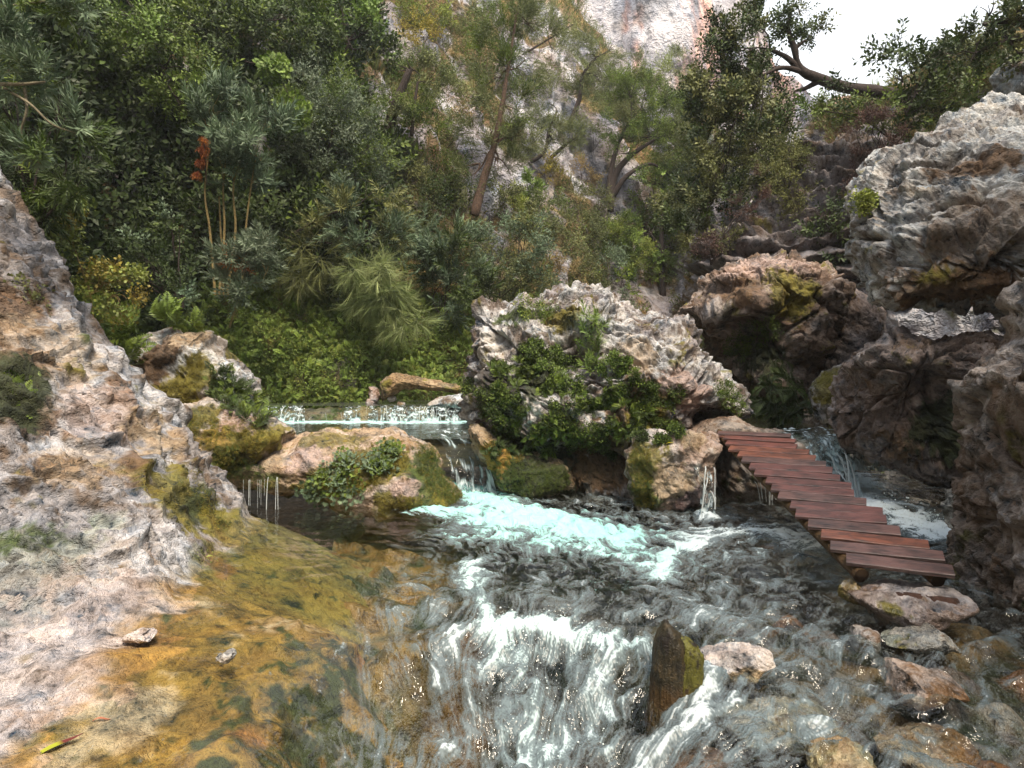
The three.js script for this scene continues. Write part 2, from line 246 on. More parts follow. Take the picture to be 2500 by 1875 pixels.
  for (let q = 0; q < K; q++) { if (key[q] !== q) { const e = key[q] * 3; out[q * 3] = out[e]; out[q * 3 + 1] = out[e + 1]; out[q * 3 + 2] = out[e + 2]; continue; }
    P.fromArray(pos, q * 3); Nn.fromArray(nor, q * 3); let h = disp(P);
    for (const L of lumps) { const c = L.c ?? (L.c = at(L.u, L.v, L.d ?? d - front)), w = (Math.hypot((P.x - c.x) / (L.sx ?? 1), (P.y - c.y) / (L.sy ?? 1), (P.z - c.z) / 2.5)) / L.r; if (w < 1) h += L.h * (1 - w * w) ** 2; }
    out[q * 3] = P.x + Nn.x * h; out[q * 3 + 1] = P.y + Nn.y * h; out[q * 3 + 2] = P.z + Nn.z * h; }
  pos.set(out); normals();
  const col = new Float32Array(K * 3);
  for (let q = 0; q < K; q++) { P.fromArray(pos, q * 3); Nn.fromArray(nor, q * 3); const c = color(P, Nn); col[q * 3] = c[0]; col[q * 3 + 1] = c[1]; col[q * 3 + 2] = c[2]; }
  return boxUV(geom(pos, idx, col, null, nor));
}
function boulder(name, label, o, mat = rockMat, group) { return thingMesh(name, boulderGeo(o), mat, label, 'rock', group); }

// ---------------------------------------------------------------- the gorge: walls all round, far cliff, stream bed
// azimuth (degrees, 0 straight ahead, right positive): foot radius, foot height, top height, run from foot to top
const GORGE = [[-180, 11, -0.6, 18, 6], [-120, 10, -0.3, 18, 6], [-75, 8.2, 0, 19, 7], [-55, 8.6, 0.3, 20, 8], [-42, 12, 0.5, 21, 8], [-35, 15, 0.6, 22, 8], [-28, 16.5, 0.7, 23, 9], [-22, 15.2, 0.9, 24, 12], [-15, 15, 1, 26, 14], [-8, 15.6, 1, 28, 17], [-3, 16.6, 1, 27, 18],
  [0, 18, 1, 25, 20], [3, 19.5, 1, 24, 18], [9, 23, 1, 20, 15], [13, 25, 0.9, 17, 13], [17, 20, 0.8, 12, 7], [21, 16.5, 0.7, 9.3, 6], [25, 15, 0.7, 9.6, 6], [30, 14, 0.7, 9.6, 6], [38, 13, 0.7, 9.6, 6], [50, 11.5, 0.5, 17, 6], [75, 9.5, 0.3, 20, 6], [120, 10, -0.2, 20, 6], [180, 11, -0.6, 18, 6]];
const hillDisp = rockDisp({ big: 0.9, bigL: 3.2, mid: 0.45, midL: 1.1, ridge: 0.35, pits: 0, fine: 0.12, fineL: 0.35, strata: 0.12, strataL: 0.8 });
function hillBase(phi, t) {
  const a = (phi * Math.PI) / 180, rb = table(GORGE, phi, 1), yb = table(GORGE, phi, 2), yt = table(GORGE, phi, 3), run = table(GORGE, phi, 4), tt = Math.pow(t, 1.15);
  const R = rb + run * (0.75 * t + 0.25 * t * t) + 1.1 * fbm(phi * 0.09, t * 3, 2.5, 3), y = yb - 1.2 * Math.max(0, 0.06 - t) / 0.06 + (yt - yb) * tt;
  return V(Math.sin(a) * R, y, -Math.cos(a) * R);
}
const hillRock = (p) => fbm(p.x * 0.22 + 3, p.y * 0.16, p.z * 0.22, 4, 0.6) + 0.35 * fbm(p.x * 0.9, p.y * 0.9, p.z * 0.9, 3) + (p.x > 7 ? 0.25 : p.x < -7 ? -0.15 : 0.06);
const hillGeo = sheet(760, 150, (s, t) => hillBase(s < 0.8 ? lerp(-50, 50, s / 0.8) : lerp(50, 310, (s - 0.8) / 0.2), t * t * 0.35 + t * 0.65), {
  disp: (p) => hillDisp(p),
  color: (p) => { const k = hillRock(p), f = fbm(p.x * 0.7, p.y * 0.7, p.z * 0.7 + 5, 4, 0.6), h = fbm(p.x * 4, p.y * 4, p.z * 4, 3, 0.6);
    let c = mix3([0.17, 0.11, 0.055], [0.27, 0.19, 0.075], sst(-0.15, 0.25, f)); c = mix3(c, [0.10, 0.11, 0.035], sst(0.05, 0.3, fbm(p.x * 0.4 + 9, p.y * 0.4, p.z * 0.4, 3)));
    let r = mix3([0.27, 0.245, 0.26], [0.47, 0.45, 0.46], sst(-0.1, 0.3, fbm(p.x * 0.8, p.y * 0.35, p.z * 0.8, 4, 0.6) + 0.3 * h)); r = mix3(r, [0.13, 0.10, 0.085], sst(0.12, 0.35, f + 0.4 * h));
    c = mix3(c, r, sst(0.02, 0.12, k + 0.15 * h)); const j = 1 + 0.35 * h; return [c[0] * j * 1.25, c[1] * j * 1.25, c[2] * j * 1.25]; },
});
const hill = setting('hillside', hillGeo, hillMat, 'steep gorge slope of soil, dry grass and grey rock');
{
  const CL = [[-60, 60, 85], [-30, 70, 90], [-10, 74, 95], [12, 78, 95], [17, 80, 70], [20, 80, 46], [22, 80, 36], [26, 80, 33.5], [32, 80, 31], [45, 80, 30], [60, 70, 30]];
  setting('cliff', sheet(300, 140, (s, t) => { const phi = lerp(-40, 50, s), a = (phi * Math.PI) / 180, R = table(CL, phi, 1) + 5 * fbm(phi * 0.12, t * 2, 8, 4) + t * 10, y = lerp(-2, table(CL, phi, 2) + 3 * fbm(phi * 0.3, 3, 1, 3), t); return V(Math.sin(a) * R, y, -Math.cos(a) * R); }, {
    disp: (p) => 2.2 * ridged(p.x * 0.09, p.y * 0.05, p.z * 0.09, 5) + 0.9 * fbm(p.x * 0.5, p.y * 0.28, p.z * 0.5, 4, 0.6),
    color: (p) => { const f = fbm(p.x * 0.12, p.y * 0.045, p.z * 0.12, 5, 0.6), h = fbm(p.x * 0.8, p.y * 0.5, p.z * 0.8, 4, 0.65), v = fbm(p.x * 0.3, p.y * 0.06, p.z * 0.3 + 4, 4, 0.6);
      let c = mix3([0.40, 0.38, 0.41], [0.62, 0.58, 0.58], sst(-0.2, 0.25, f + 0.4 * h)); c = mix3(c, [0.74, 0.42, 0.32], 0.9 * sst(0.02, 0.22, v + 0.25 * h)); c = mix3(c, [0.20, 0.19, 0.22], 0.85 * sst(0.06, 0.3, h - f * 0.5));
      c = mix3(c, [0.26, 0.22, 0.08], 0.85 * sst(0.1, 0.3, fbm(p.x * 0.16 + 8, p.y * 0.13, p.z * 0.16, 4, 0.6) + 0.3 * h - sst(14, 40, p.y) * 0.25)); return c; },
  }), cliffMat, 'tall sunlit grey and pink limestone cliff');
}
// left bank rock: shore line x, rise and level by distance
const SHORE = [[2.4, -2.5, 0.1, -0.24], [3, -2.48, 0.11, -0.18], [3.6, -2.45, 0.12, -0.1], [4.2, -2.48, 0.15, -0.04], [4.8, -2.6, 0.34, 0], [5.5, -2.75, 0.8, 0], [6.3, -2.85, 1.14, 0], [7.3, -2.98, 1.4, 0], [7.9, -3.1, 1.36, 0], [8.4, -3.5, 0.9, 0], [9, -4.1, 0.35, 0], [9.8, -4.6, 0.1, 0]];
function leftY(x, d) {
  const w = 0.22 * fbm(d * 0.9, x * 0.4, 4, 3), s = table(SHORE, d, 1) + w, k = table(SHORE, d, 2), y0 = table(SHORE, d, 3), q = s - x;
  if (q > 0) return y0 + k * (q + 0.35 * (Math.exp(-q / 0.35) - 1)) + 0.34 * (1 - Math.exp(-q / 0.3)) * sst(4.4, 5.6, d) - 0.12 * sst(1.2, 3, q) * sst(4.4, 5.6, d) + 0.04;
  const deep = lerp(0.16, 0.42, sst(4.9, 5.9, d)); return y0 + 0.04 + deep * q - 0.1 * sst(0.8, 1.6, -q) - 0.75 * sst(-1.5, -0.4, x + 0.35 * fbm(d * 1.4, 3, x, 2));
}
const leftDisp = rockDisp({ big: 0.26, bigL: 1.0, mid: 0.10, midL: 0.33, ridge: 0.09, pits: 0.12, pitL: 0.24, fine: 0.036, fineL: 0.08, crack: 0.09, seed: 3 });
const LP = (u, v, d, r, k, o = {}) => ({ u, v, d, r, k, ...o });
const leftColor = rockColor({ base: [0.35, 0.325, 0.33], light: [0.62, 0.60, 0.61], stain: [0.17, 0.11, 0.065], lightAt: -0.03, stainAt: 0.07, mossAt: 0.36, streak: [0.55, -0.75, -0.1], seed: 2, patches: [
  LP(470, 1180, 6.6, 0.42, 'moss', { sy: 1.4 }), LP(520, 1230, 6.9, 0.32, 'deep'), LP(545, 1280, 7, 0.3, 'moss'), LP(250, 1330, 5.6, 0.3, 'lichen'), LP(230, 1340, 5.6, 0.22, 'green'), LP(60, 1390, 5, 0.35, 'green', { sx: 1.6 }), LP(40, 1490, 4.7, 0.32, 'deep', { sx: 1.5 }),
  LP(530, 1370, 6.2, 0.28, 'green'), LP(100, 640, 6.6, 0.45, 'brown'), LP(60, 720, 6.4, 0.4, 'brown', { sx: 1.8 }), LP(160, 850, 6.5, 0.45, 'tan', { sx: 1.6, a: 0.6 }), LP(40, 640, 6.5, 0.35, 'dark'), LP(120, 760, 6.4, 0.3, 'brown'), LP(230, 870, 6.7, 0.26, 'moss'), LP(60, 1000, 5.8, 0.3, 'brown', { sx: 1.5 }), LP(140, 1130, 5.6, 0.16, 'brown'), LP(330, 1120, 6.3, 0.14, 'brown'), LP(60, 870, 6, 0.3, 'brown'), LP(300, 890, 6.9, 0.3, 'brown'), LP(20, 960, 5.8, 0.35, 'deep', { sy: 1.5 }), LP(210, 800, 6.8, 0.2, 'green'), LP(260, 1010, 6.6, 0.4, 'pink', { sx: 1.4, a: 0.5 }),
  LP(180, 1180, 6, 0.4, 'tan', { a: 0.5 }), LP(400, 1040, 7, 0.35, 'tan'), LP(330, 1500, 5, 0.8, 'pale', { sx: 1.6, a: 0.5 }), LP(150, 1700, 4, 0.9, 'pink', { a: 0.4 }),
] });
const bedCell = (x, d) => { const a = x + 0.35 * noise(x * 1.3, 7, d * 1.3), b = d + 0.35 * noise(x * 1.3, 17, d * 1.3), k = 1.6 + 0.5 * Math.sin(x * 0.9 + d); return cell(a * k, 1.5, b * k); };
function leftPaint(p, n) {
  const d = -p.z, s = table(SHORE, d, 1), q = s - p.x + 0.25 * fbm(p.x * 3, 2, p.z * 3, 3), g = fbm(p.x * 2.2, 5, p.z * 2.2, 4, 0.6), h = fbm(p.x * 9, p.y * 9, p.z * 9, 3, 0.65);
  let c = leftColor(p);
  const wet = sst(0.22, -0.12, q + 0.15 * h) * sst(0.42, 0.12, p.y);   // algae film below the splash line
  let a = mix3([0.36, 0.21, 0.045], [0.24, 0.135, 0.035], sst(-0.25, 0.2, g)); a = mix3(a, [0.60, 0.44, 0.30], sst(0.12, 0.4, fbm(p.x * 1.1, 9, p.z * 1.1, 3) + 0.3 * h) * 0.8);
  a = mix3(a, [0.24, 0.17, 0.035], sst(5.0, 6.2, d + 0.5 * g)); a = mix3(a, [0.20, 0.16, 0.05], sst(6.4, 7.6, d + 0.5 * g));
  a = mix3(a, COL.deep, 0.93 * sst(0.02, 0.2, fbm(p.x * 4.6 + 4, 1, p.z * 4.6, 5, 0.65) - 0.16 + 0.34 * sst(-2.1, -1.3, p.x) * sst(5.4, 4.4, d)));
  a = mix3(a, COL.rust, 0.7 * sst(0.25, 0.45, fbm(p.x * 1.7 - 4, 3, p.z * 1.7, 3) + 0.2 * sst(-1.4, -0.7, p.x)));
  const j = 1.05 * (1 + 0.3 * h); return mix3(c, [a[0] * j, a[1] * j, a[2] * j], wet);
}
const leftRock = thingMesh('bank_rock', sheet(370, 300, (s, t) => { const d = lerp(2.4, 9.6, Math.pow(t, 1.25)), x = lerp(-0.5, -8.5, s * 0.55 + s * s * 0.45); return V(x, leftY(x, d), -d); }, {
  disp: (p, n) => { const s = table(SHORE, -p.z, 1), dry = sst(-0.1, 0.5, s - p.x) * lerp(0.3, 1, sst(4.2, 5.6, -p.z)); return leftDisp(p) * lerp(0.28, 1, dry); }, color: leftPaint }), rockMat,
  'big pale pitted rock sloping into the stream on the left', 'rock');
// stream bed
function bedY(x, d) { const z = -d; let y = -0.62 + 0.16 * fbm(x * 0.9, 2, z * 0.9, 3);
  y += 0.42 * Math.exp(-(((d - 5.15 - 0.12 * x) / 0.4) ** 2)) * sst(-1.5, -0.6, x) * sst(2.6, 1.2, x);  // sill under the lower cascade
  y = lerp(y, -0.34 + 0.1 * fbm(x, 6, z, 3), sst(1.1, 1.9, x) * sst(6.6, 5.2, d));
  y -= 0.75 * sst(4.95, 3.9, d) * sst(-1.3, -0.4, x) * sst(2.2, 0.9, x) + 0.38 * sst(5.0, 3.4, d) * sst(0.9, 1.8, x);
  const c = bedCell(x, d); y += 0.17 * sst(0.62, 0.1, c[0]) * (0.35 + RV[(c[2] * 3) & 255]);
  return y; }
setting('stream_bed', sheet(260, 220, (s, t) => { const d = lerp(2.2, 11.6, Math.pow(t, 1.3)), x = lerp(-2.4, 7.5, s); return V(x, bedY(x, d), -d); }, {
  disp: (p) => 0.03 * fbm(p.x * 5, p.y * 5, p.z * 5, 4),
  color: (p) => { const c = bedCell(p.x, -p.z), id = RV[c[2]], h = fbm(p.x * 8, p.y * 8, p.z * 8, 3, 0.65), g = fbm(p.x * 1.5, 3, p.z * 1.5, 3);
    let k = [[0.28, 0.17, 0.075], [0.20, 0.14, 0.12], [0.40, 0.33, 0.28], [0.34, 0.15, 0.06], [0.17, 0.13, 0.06]][Math.floor(id * 5)]; k = mix3(k, [0.06, 0.06, 0.03], sst(0.42, 0.6, c[0] + 0.2 * h)); k = mix3(k, COL.deep, 0.8 * sst(0.15, 0.35, g + 0.3 * h)); k = mix3(k, [0.075, 0.065, 0.05], 0.8 * sst(5.2, 6.4, -p.z)); k = mix3(k, mix3(COL.ochre, COL.deep, sst(-0.1, 0.25, g + 0.4 * h)), 0.85 * sst(0.1, -0.8, p.x + 0.4 * h)); const j = lerp(0.95, 0.5, sst(-1, 0, p.x) * sst(3.6, 1.6, p.x + 0.5 * h)) * (1 + 0.3 * h); return [k[0] * j, k[1] * j, k[2] * j]; } }), wetMat, 'stony bed of the stream');
setting('ground', sheet(60, 60, (s, t) => V(lerp(-150, 150, s), -1.7, lerp(60, -160, t)), { color: () => [0.12, 0.09, 0.06] }), hillMat, 'soil floor of the gorge');

// ---------------------------------------------------------------- boulders
const knob = boulder('crag', 'small white-ridged crag with a hollow top beside the left bank rock', { poly: [[335, 860], [370, 818], [430, 797], [520, 808], [545, 855], [590, 905], [628, 950], [650, 1000], [690, 1060], [600, 1100], [480, 1080], [400, 1040], [345, 960]], d: 10.3, front: 0.8, back: 0.9, n: 60,
  disp: rockDisp({ big: 0.22, bigL: 0.7, mid: 0.1, midL: 0.28, ridge: 0.1, pits: 0.08, seed: 11 }), lumps: [{ u: 490, v: 835, r: 0.3, h: -0.28 }, { u: 440, v: 900, r: 0.35, h: -0.2 }],
  color: rockColor({ base: [0.38, 0.35, 0.33], light: COL.white, lightAt: 0.02, stainAt: 0.14, mossAt: 0.24, seed: 5, patches: [LP(470, 910, 9.6, 0.35, 'moss', { sy: 1.3 }), LP(430, 960, 9.5, 0.4, 'moss'), LP(400, 850, 9.7, 0.3, 'brown'), LP(455, 815, 9.9, 0.28, 'tan'), LP(590, 940, 9.7, 0.3, 'white', { sy: 1.4 }), LP(370, 900, 9.7, 0.25, 'brown'), LP(470, 1020, 9.5, 0.4, 'moss')] }) });
const mossMass = boulder('mossy_rock', 'hummocky rock covered in yellow moss between crag and tufa shelf', { poly: [[375, 1010], [430, 985], [520, 975], [600, 990], [665, 1015], [720, 1050], [700, 1110], [640, 1170], [560, 1200], [500, 1190], [440, 1130], [390, 1070]], d: 9.35, front: 0.75, back: 0.8, n: 60,
  disp: rockDisp({ big: 0.2, bigL: 0.6, mid: 0.1, midL: 0.25, ridge: 0.08, pits: 0.06, seed: 17 }),
  color: rockColor({ base: [0.40, 0.33, 0.26], light: [0.6, 0.52, 0.46], lightAt: 0.0, stainAt: 0.2, mossAt: 0.02, seed: 9, patches: [LP(560, 1090, 8.6, 0.5, 'moss'), LP(500, 1090, 8.6, 0.35, 'gold', { a: 0.6 }), LP(640, 1060, 8.7, 0.35, 'moss'), LP(540, 1140, 8.6, 0.3, 'green'), LP(600, 1000, 8.9, 0.3, 'pink', { sx: 2 }), LP(480, 1010, 8.8, 0.3, 'moss')] }) });
const shelf = boulder('tufa_shelf', 'long low tufa shelf with moss and ferns damming the upper pool', { poly: [[500, 1110], [545, 1075], [610, 1052], [700, 1058], [780, 1050], [880, 1046], [960, 1052], [1020, 1072], [1062, 1100], [1085, 1140], [1100, 1175], [1128, 1195], [1132, 1222], [1100, 1238], [1040, 1252], [960, 1262], [890, 1250], [830, 1228], [740, 1205], [650, 1195], [570, 1185], [520, 1150]], d: 9.6, front: 0.95, back: 0.75, n: 100, tilt: -0.35, round: 0.9,
  disp: rockDisp({ big: 0.14, bigL: 0.6, mid: 0.07, midL: 0.24, ridge: 0.05, pits: 0.04, pitL: 0.16, fine: 0.016, seed: 23 }), lumps: [{ u: 670, v: 1085, r: 0.3, h: -0.16 }, { u: 720, v: 1110, r: 0.4, h: 0.14, sx: 1.5 }, { u: 985, v: 1195, r: 0.32, h: 0.16 }, { u: 1070, v: 1205, r: 0.3, h: 0.1 }],
  color: rockColor({ base: [0.50, 0.36, 0.24], light: [0.62, 0.50, 0.42], lightAt: 0.06, stainAt: 0.16, stain: COL.ochre, mossAt: 0.08, seed: 14, patches: [LP(1060, 1150, 8.8, 0.5, 'green', { sx: 0.9, sy: 1.2 }), LP(1100, 1215, 8.8, 0.3, 'moss'), LP(900, 1130, 8.5, 0.5, 'moss', { sx: 1.3, sy: 0.7 }), LP(960, 1230, 8.5, 0.35, 'moss', { sy: 0.6 }), LP(620, 1170, 8.5, 0.25, 'green', { sx: 1.6, sy: 0.5 }), LP(545, 1130, 8.6, 0.3, 'green'), LP(800, 1075, 9, 0.35, 'moss', { sx: 2.2, sy: 0.35, a: 0.7 }), LP(735, 1120, 8.5, 0.34, 'pink', { sx: 1.5, sy: 0.9 }), LP(985, 1195, 8.4, 0.22, 'pink', { sx: 1.7, sy: 0.8 }), LP(640, 1115, 8.6, 0.3, 'tan'), LP(780, 1200, 8.5, 0.4, 'moss', { sx: 1.6, sy: 0.4 }), LP(1040, 1090, 9, 0.25, 'pink', { sy: 0.5 }), LP(670, 1080, 9, 0.16, 'dark')] }) });
const midBoulder = boulder('tufa_boulder', 'large white knobbly tufa boulder draped with ferns in midstream', { poly: [[1128, 960], [1130, 900], [1150, 850], [1138, 800], [1146, 762], [1172, 735], [1240, 722], [1300, 712], [1350, 692], [1390, 676], [1430, 672], [1470, 684], [1515, 712], [1560, 745], [1630, 748], [1690, 760], [1722, 800], [1735, 860], [1775, 915], [1815, 965], [1838, 1010], [1790, 1045], [1700, 1050], [1660, 1090], [1640, 1150], [1600, 1215], [1540, 1240], [1440, 1215], [1330, 1215], [1230, 1225], [1190, 1180], [1160, 1080], [1135, 1010]], d: 10.7, front: 1.35, back: 1.7, n: 150, round: 0.8, tilt: -0.3,
  disp: rockDisp({ big: 0.32, bigL: 0.85, mid: 0.15, midL: 0.3, ridge: 0.16, pits: 0.16, pitL: 0.25, fine: 0.045, fineL: 0.08, crack: 0.12, crackL: 0.8, seed: 31 }),
  lumps: [{ u: 1240, v: 850, r: 0.55, h: -0.4, sy: 1.3 }, { u: 1390, v: 830, r: 0.5, h: -0.42, sx: 1.1 }, { u: 1570, v: 850, r: 0.75, h: 0.3, sy: 1.2 }, { u: 1300, v: 1150, r: 1.0, h: -0.55, sx: 1.8, sy: 0.8 }, { u: 1490, v: 1150, r: 0.7, h: -0.45 }, { u: 1430, v: 720, r: 0.7, h: 0.25 }, { u: 1180, v: 930, r: 0.45, h: 0.25 }, { u: 1700, v: 930, r: 0.6, h: 0.18 }, { u: 1590, v: 800, r: 0.35, h: -0.2 }],
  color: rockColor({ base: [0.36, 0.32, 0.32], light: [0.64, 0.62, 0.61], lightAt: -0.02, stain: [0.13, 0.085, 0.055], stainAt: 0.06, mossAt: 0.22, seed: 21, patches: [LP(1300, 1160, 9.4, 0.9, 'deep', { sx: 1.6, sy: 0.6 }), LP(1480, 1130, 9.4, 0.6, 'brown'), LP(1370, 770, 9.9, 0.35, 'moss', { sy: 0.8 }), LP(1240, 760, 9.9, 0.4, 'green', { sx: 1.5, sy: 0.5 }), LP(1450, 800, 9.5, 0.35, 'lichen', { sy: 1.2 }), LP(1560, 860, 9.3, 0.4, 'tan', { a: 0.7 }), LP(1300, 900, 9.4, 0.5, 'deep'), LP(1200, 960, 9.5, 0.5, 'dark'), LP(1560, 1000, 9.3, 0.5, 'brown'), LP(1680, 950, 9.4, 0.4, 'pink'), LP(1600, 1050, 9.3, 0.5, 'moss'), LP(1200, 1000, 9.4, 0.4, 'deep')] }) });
const flank = boulder('mossy_rock', 'orange and green mossy rock right of the chute under the tufa boulder', { poly: [[1135, 1035], [1180, 1030], [1215, 1060], [1250, 1085], [1330, 1105], [1390, 1125], [1400, 1190], [1340, 1215], [1260, 1215], [1205, 1195], [1190, 1140], [1150, 1085]], d: 9.9, front: 0.55, back: 0.8, n: 60,
  disp: rockDisp({ big: 0.16, bigL: 0.5, mid: 0.07, midL: 0.2, ridge: 0.06, pits: 0.03, seed: 41 }), color: rockColor({ base: [0.42, 0.32, 0.2], light: [0.5, 0.4, 0.3], mossAt: 0.22, stainAt: 0.3, seed: 27, patches: [LP(1240, 1165, 9.3, 0.45, 'green', { sx: 1.3, sy: 0.7 }), LP(1310, 1170, 9.3, 0.45, 'deep', { sx: 1.3 }), LP(1200, 1110, 9.4, 0.28, 'gold', { sy: 1.3 }), LP(1270, 1105, 9.3, 0.25, 'gold', { sx: 1.5, sy: 0.5 }), LP(1160, 1050, 9.5, 0.25, 'tan')] }) });
const lobe = boulder('wet_rock', 'pinkish wet rock lobe with moss where a thin fall runs left of footbridge', { poly: [[1545, 1070], [1600, 1055], [1670, 1045], [1735, 1048], [1755, 1090], [1745, 1160], [1740, 1230], [1700, 1262], [1620, 1262], [1560, 1240], [1535, 1180], [1530, 1110]], d: 9.1, front: 0.6, back: 0.9, n: 66,
  disp: rockDisp({ big: 0.2, bigL: 0.55, mid: 0.09, midL: 0.22, ridge: 0.07, pits: 0.04, seed: 47 }), lumps: [{ u: 1690, v: 1060, r: 0.25, h: 0.14 }, { u: 1640, v: 1130, r: 0.25, h: -0.12 }], color: rockColor({ base: [0.46, 0.34, 0.28], light: [0.62, 0.54, 0.50], lightAt: 0, mossAt: 0.3, seed: 33, patches: [LP(1570, 1130, 8.6, 0.38, 'moss', { sy: 1.6 }), LP(1570, 1210, 8.6, 0.35, 'green'), LP(1690, 1225, 8.6, 0.25, 'purple'), LP(1700, 1060, 8.6, 0.25, 'tan'), LP(1640, 1170, 8.6, 0.3, 'tan')] }) }, wetMat);
const darkRock = boulder('wet_rock', 'wet brown rock in the shade under the far end of footbridge', { poly: [[1740, 1060], [1830, 1050], [1960, 1062], [2060, 1065], [2080, 1120], [2060, 1200], [1960, 1235], [1860, 1255], [1760, 1250], [1735, 1160]], d: 9.9, front: 0.65, back: 0.8, n: 50, disp: rockDisp({ big: 0.2, bigL: 0.6, seed: 53 }), color: rockColor({ base: [0.30, 0.25, 0.22], light: [0.42, 0.37, 0.34], stain: [0.22, 0.15, 0.1], mossAt: 0.24, moss: COL.green, seed: 36 }) }, wetMat);
boulder('flat_rock', 'low brown ledge rock behind the far end of footbridge', { poly: [[1680, 1050], [1720, 1025], [1790, 1018], [1850, 1035], [1900, 1050], [1890, 1075], [1700, 1080]], d: 9.7, front: 0.5, n: 40, disp: rockDisp({ big: 0.08, mid: 0.04, ridge: 0.03, pits: 0.02, seed: 58 }), color: rockColor({ base: [0.3, 0.2, 0.14], light: [0.42, 0.34, 0.28], seed: 38 }) });
const arch = boulder('overhanging_boulder', 'brown hollowed boulder with scalloped overhang behind the tufa boulder', { poly: [[1645, 765], [1668, 728], [1720, 700], [1738, 655], [1790, 628], [1850, 616], [1895, 612], [1960, 628], [2020, 655], [2062, 700], [2066, 745], [2040, 800], [2010, 850], [1980, 910], [1960, 990], [1860, 1000], [1790, 950], [1745, 890], [1728, 830], [1690, 790]], d: 12.3, front: 1.2, back: 1.6, n: 95,
  disp: rockDisp({ big: 0.36, bigL: 0.9, mid: 0.13, midL: 0.34, ridge: 0.15, pits: 0.12, pitL: 0.3, fine: 0.035, crack: 0.14, crackL: 0.9, seed: 61 }), lumps: [{ u: 1860, v: 850, r: 0.8, h: -0.7, sx: 1.1 }, { u: 1820, v: 740, r: 0.65, h: 0.45, sx: 1.3, sy: 0.7 }, { u: 1750, v: 790, r: 0.35, h: 0.25, sy: 1.8 }, { u: 1960, v: 900, r: 0.6, h: -0.4 }],
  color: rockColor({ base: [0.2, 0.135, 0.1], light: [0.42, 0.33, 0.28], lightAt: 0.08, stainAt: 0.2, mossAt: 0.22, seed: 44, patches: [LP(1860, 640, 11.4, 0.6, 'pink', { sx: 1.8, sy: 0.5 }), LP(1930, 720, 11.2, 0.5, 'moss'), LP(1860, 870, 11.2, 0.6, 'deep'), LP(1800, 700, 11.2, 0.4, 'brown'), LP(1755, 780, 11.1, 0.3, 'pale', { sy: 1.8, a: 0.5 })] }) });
boulder('dark_rock', 'dark shaded rock between hollowed boulder and huge leaning boulder', { poly: [[1960, 700], [2060, 690], [2140, 760], [2150, 850], [2080, 900], [2040, 960], [1980, 1000], [1960, 900]], d: 12.6, front: 0.8, n: 50, disp: rockDisp({ seed: 66 }), color: rockColor({ base: [0.2, 0.16, 0.15], light: [0.32, 0.27, 0.26], mossAt: 0.3, seed: 47 }) });
boulder('mossy_rock', 'yellow-green mossy stone in the gap left of the dark block boulder', { poly: [[1975, 950], [2010, 905], [2070, 885], [2110, 920], [2120, 1000], [2080, 1050], [1990, 1045]], d: 10.6, front: 0.5, n: 44, disp: rockDisp({ big: 0.14, seed: 69 }), color: rockColor({ base: [0.26, 0.22, 0.16], mossAt: 0.1, seed: 49, patches: [LP(2040, 930, 10.1, 0.4, 'moss')] }) });
const huge = boulder('leaning_boulder', 'huge grey-white pitted boulder leaning over the stream on the right', { poly: [[2072, 700], [2085, 620], [2100, 545], [2130, 450], [2160, 395], [2210, 340], [2290, 295], [2360, 275], [2420, 240], [2520, 195], [2680, 230], [2760, 420], [2760, 700], [2650, 800], [2520, 830], [2400, 812], [2300, 795], [2190, 778], [2100, 752]], d: 8.7, front: 1.5, back: 1.8, n: 130, tilt: -0.55, round: 0.85,
  disp: rockDisp({ big: 0.36, bigL: 1.1, mid: 0.13, midL: 0.36, ridge: 0.1, pits: 0.10, pitL: 0.3, fine: 0.045, crack: 0.12, crackL: 1.3, seed: 73 }), lumps: [{ u: 2330, v: 640, r: 0.9, h: -0.35, sx: 1.5, sy: 0.6 }, { u: 2200, v: 700, r: 0.6, h: 0.25 }],
  color: rockColor({ base: [0.38, 0.36, 0.35], light: [0.64, 0.63, 0.61], lightAt: -0.04, stain: [0.15, 0.105, 0.075], stainAt: 0.17, mossAt: 0.34, streak: [0.75, 0.62, 0.1], seed: 55, patches: [LP(2380, 380, 7.5, 0.4, 'brown', { sx: 1.6, sy: 0.6 }), LP(2300, 700, 7.2, 0.7, 'brown', { sx: 1.8, sy: 0.6 }), LP(2330, 660, 7.2, 0.4, 'moss', { sx: 1.6, sy: 0.5 }), LP(2200, 740, 7.4, 0.5, 'tan', { a: 0.6 }), LP(2180, 640, 7.4, 0.3, 'moss', { a: 0.7 }), LP(2420, 560, 7.2, 0.6, 'brown', { a: 0.6 }), LP(2440, 740, 7.2, 0.6, 'brown'), LP(2250, 560, 7.2, 0.5, 'brown', { a: 0.55, sx: 1.8, sy: 0.5 }), LP(2150, 720, 7.4, 0.4, 'brown', { a: 0.8 }), LP(2300, 760, 7.2, 0.8, 'brown', { sx: 2, sy: 0.4, a: 0.85 })] }) });
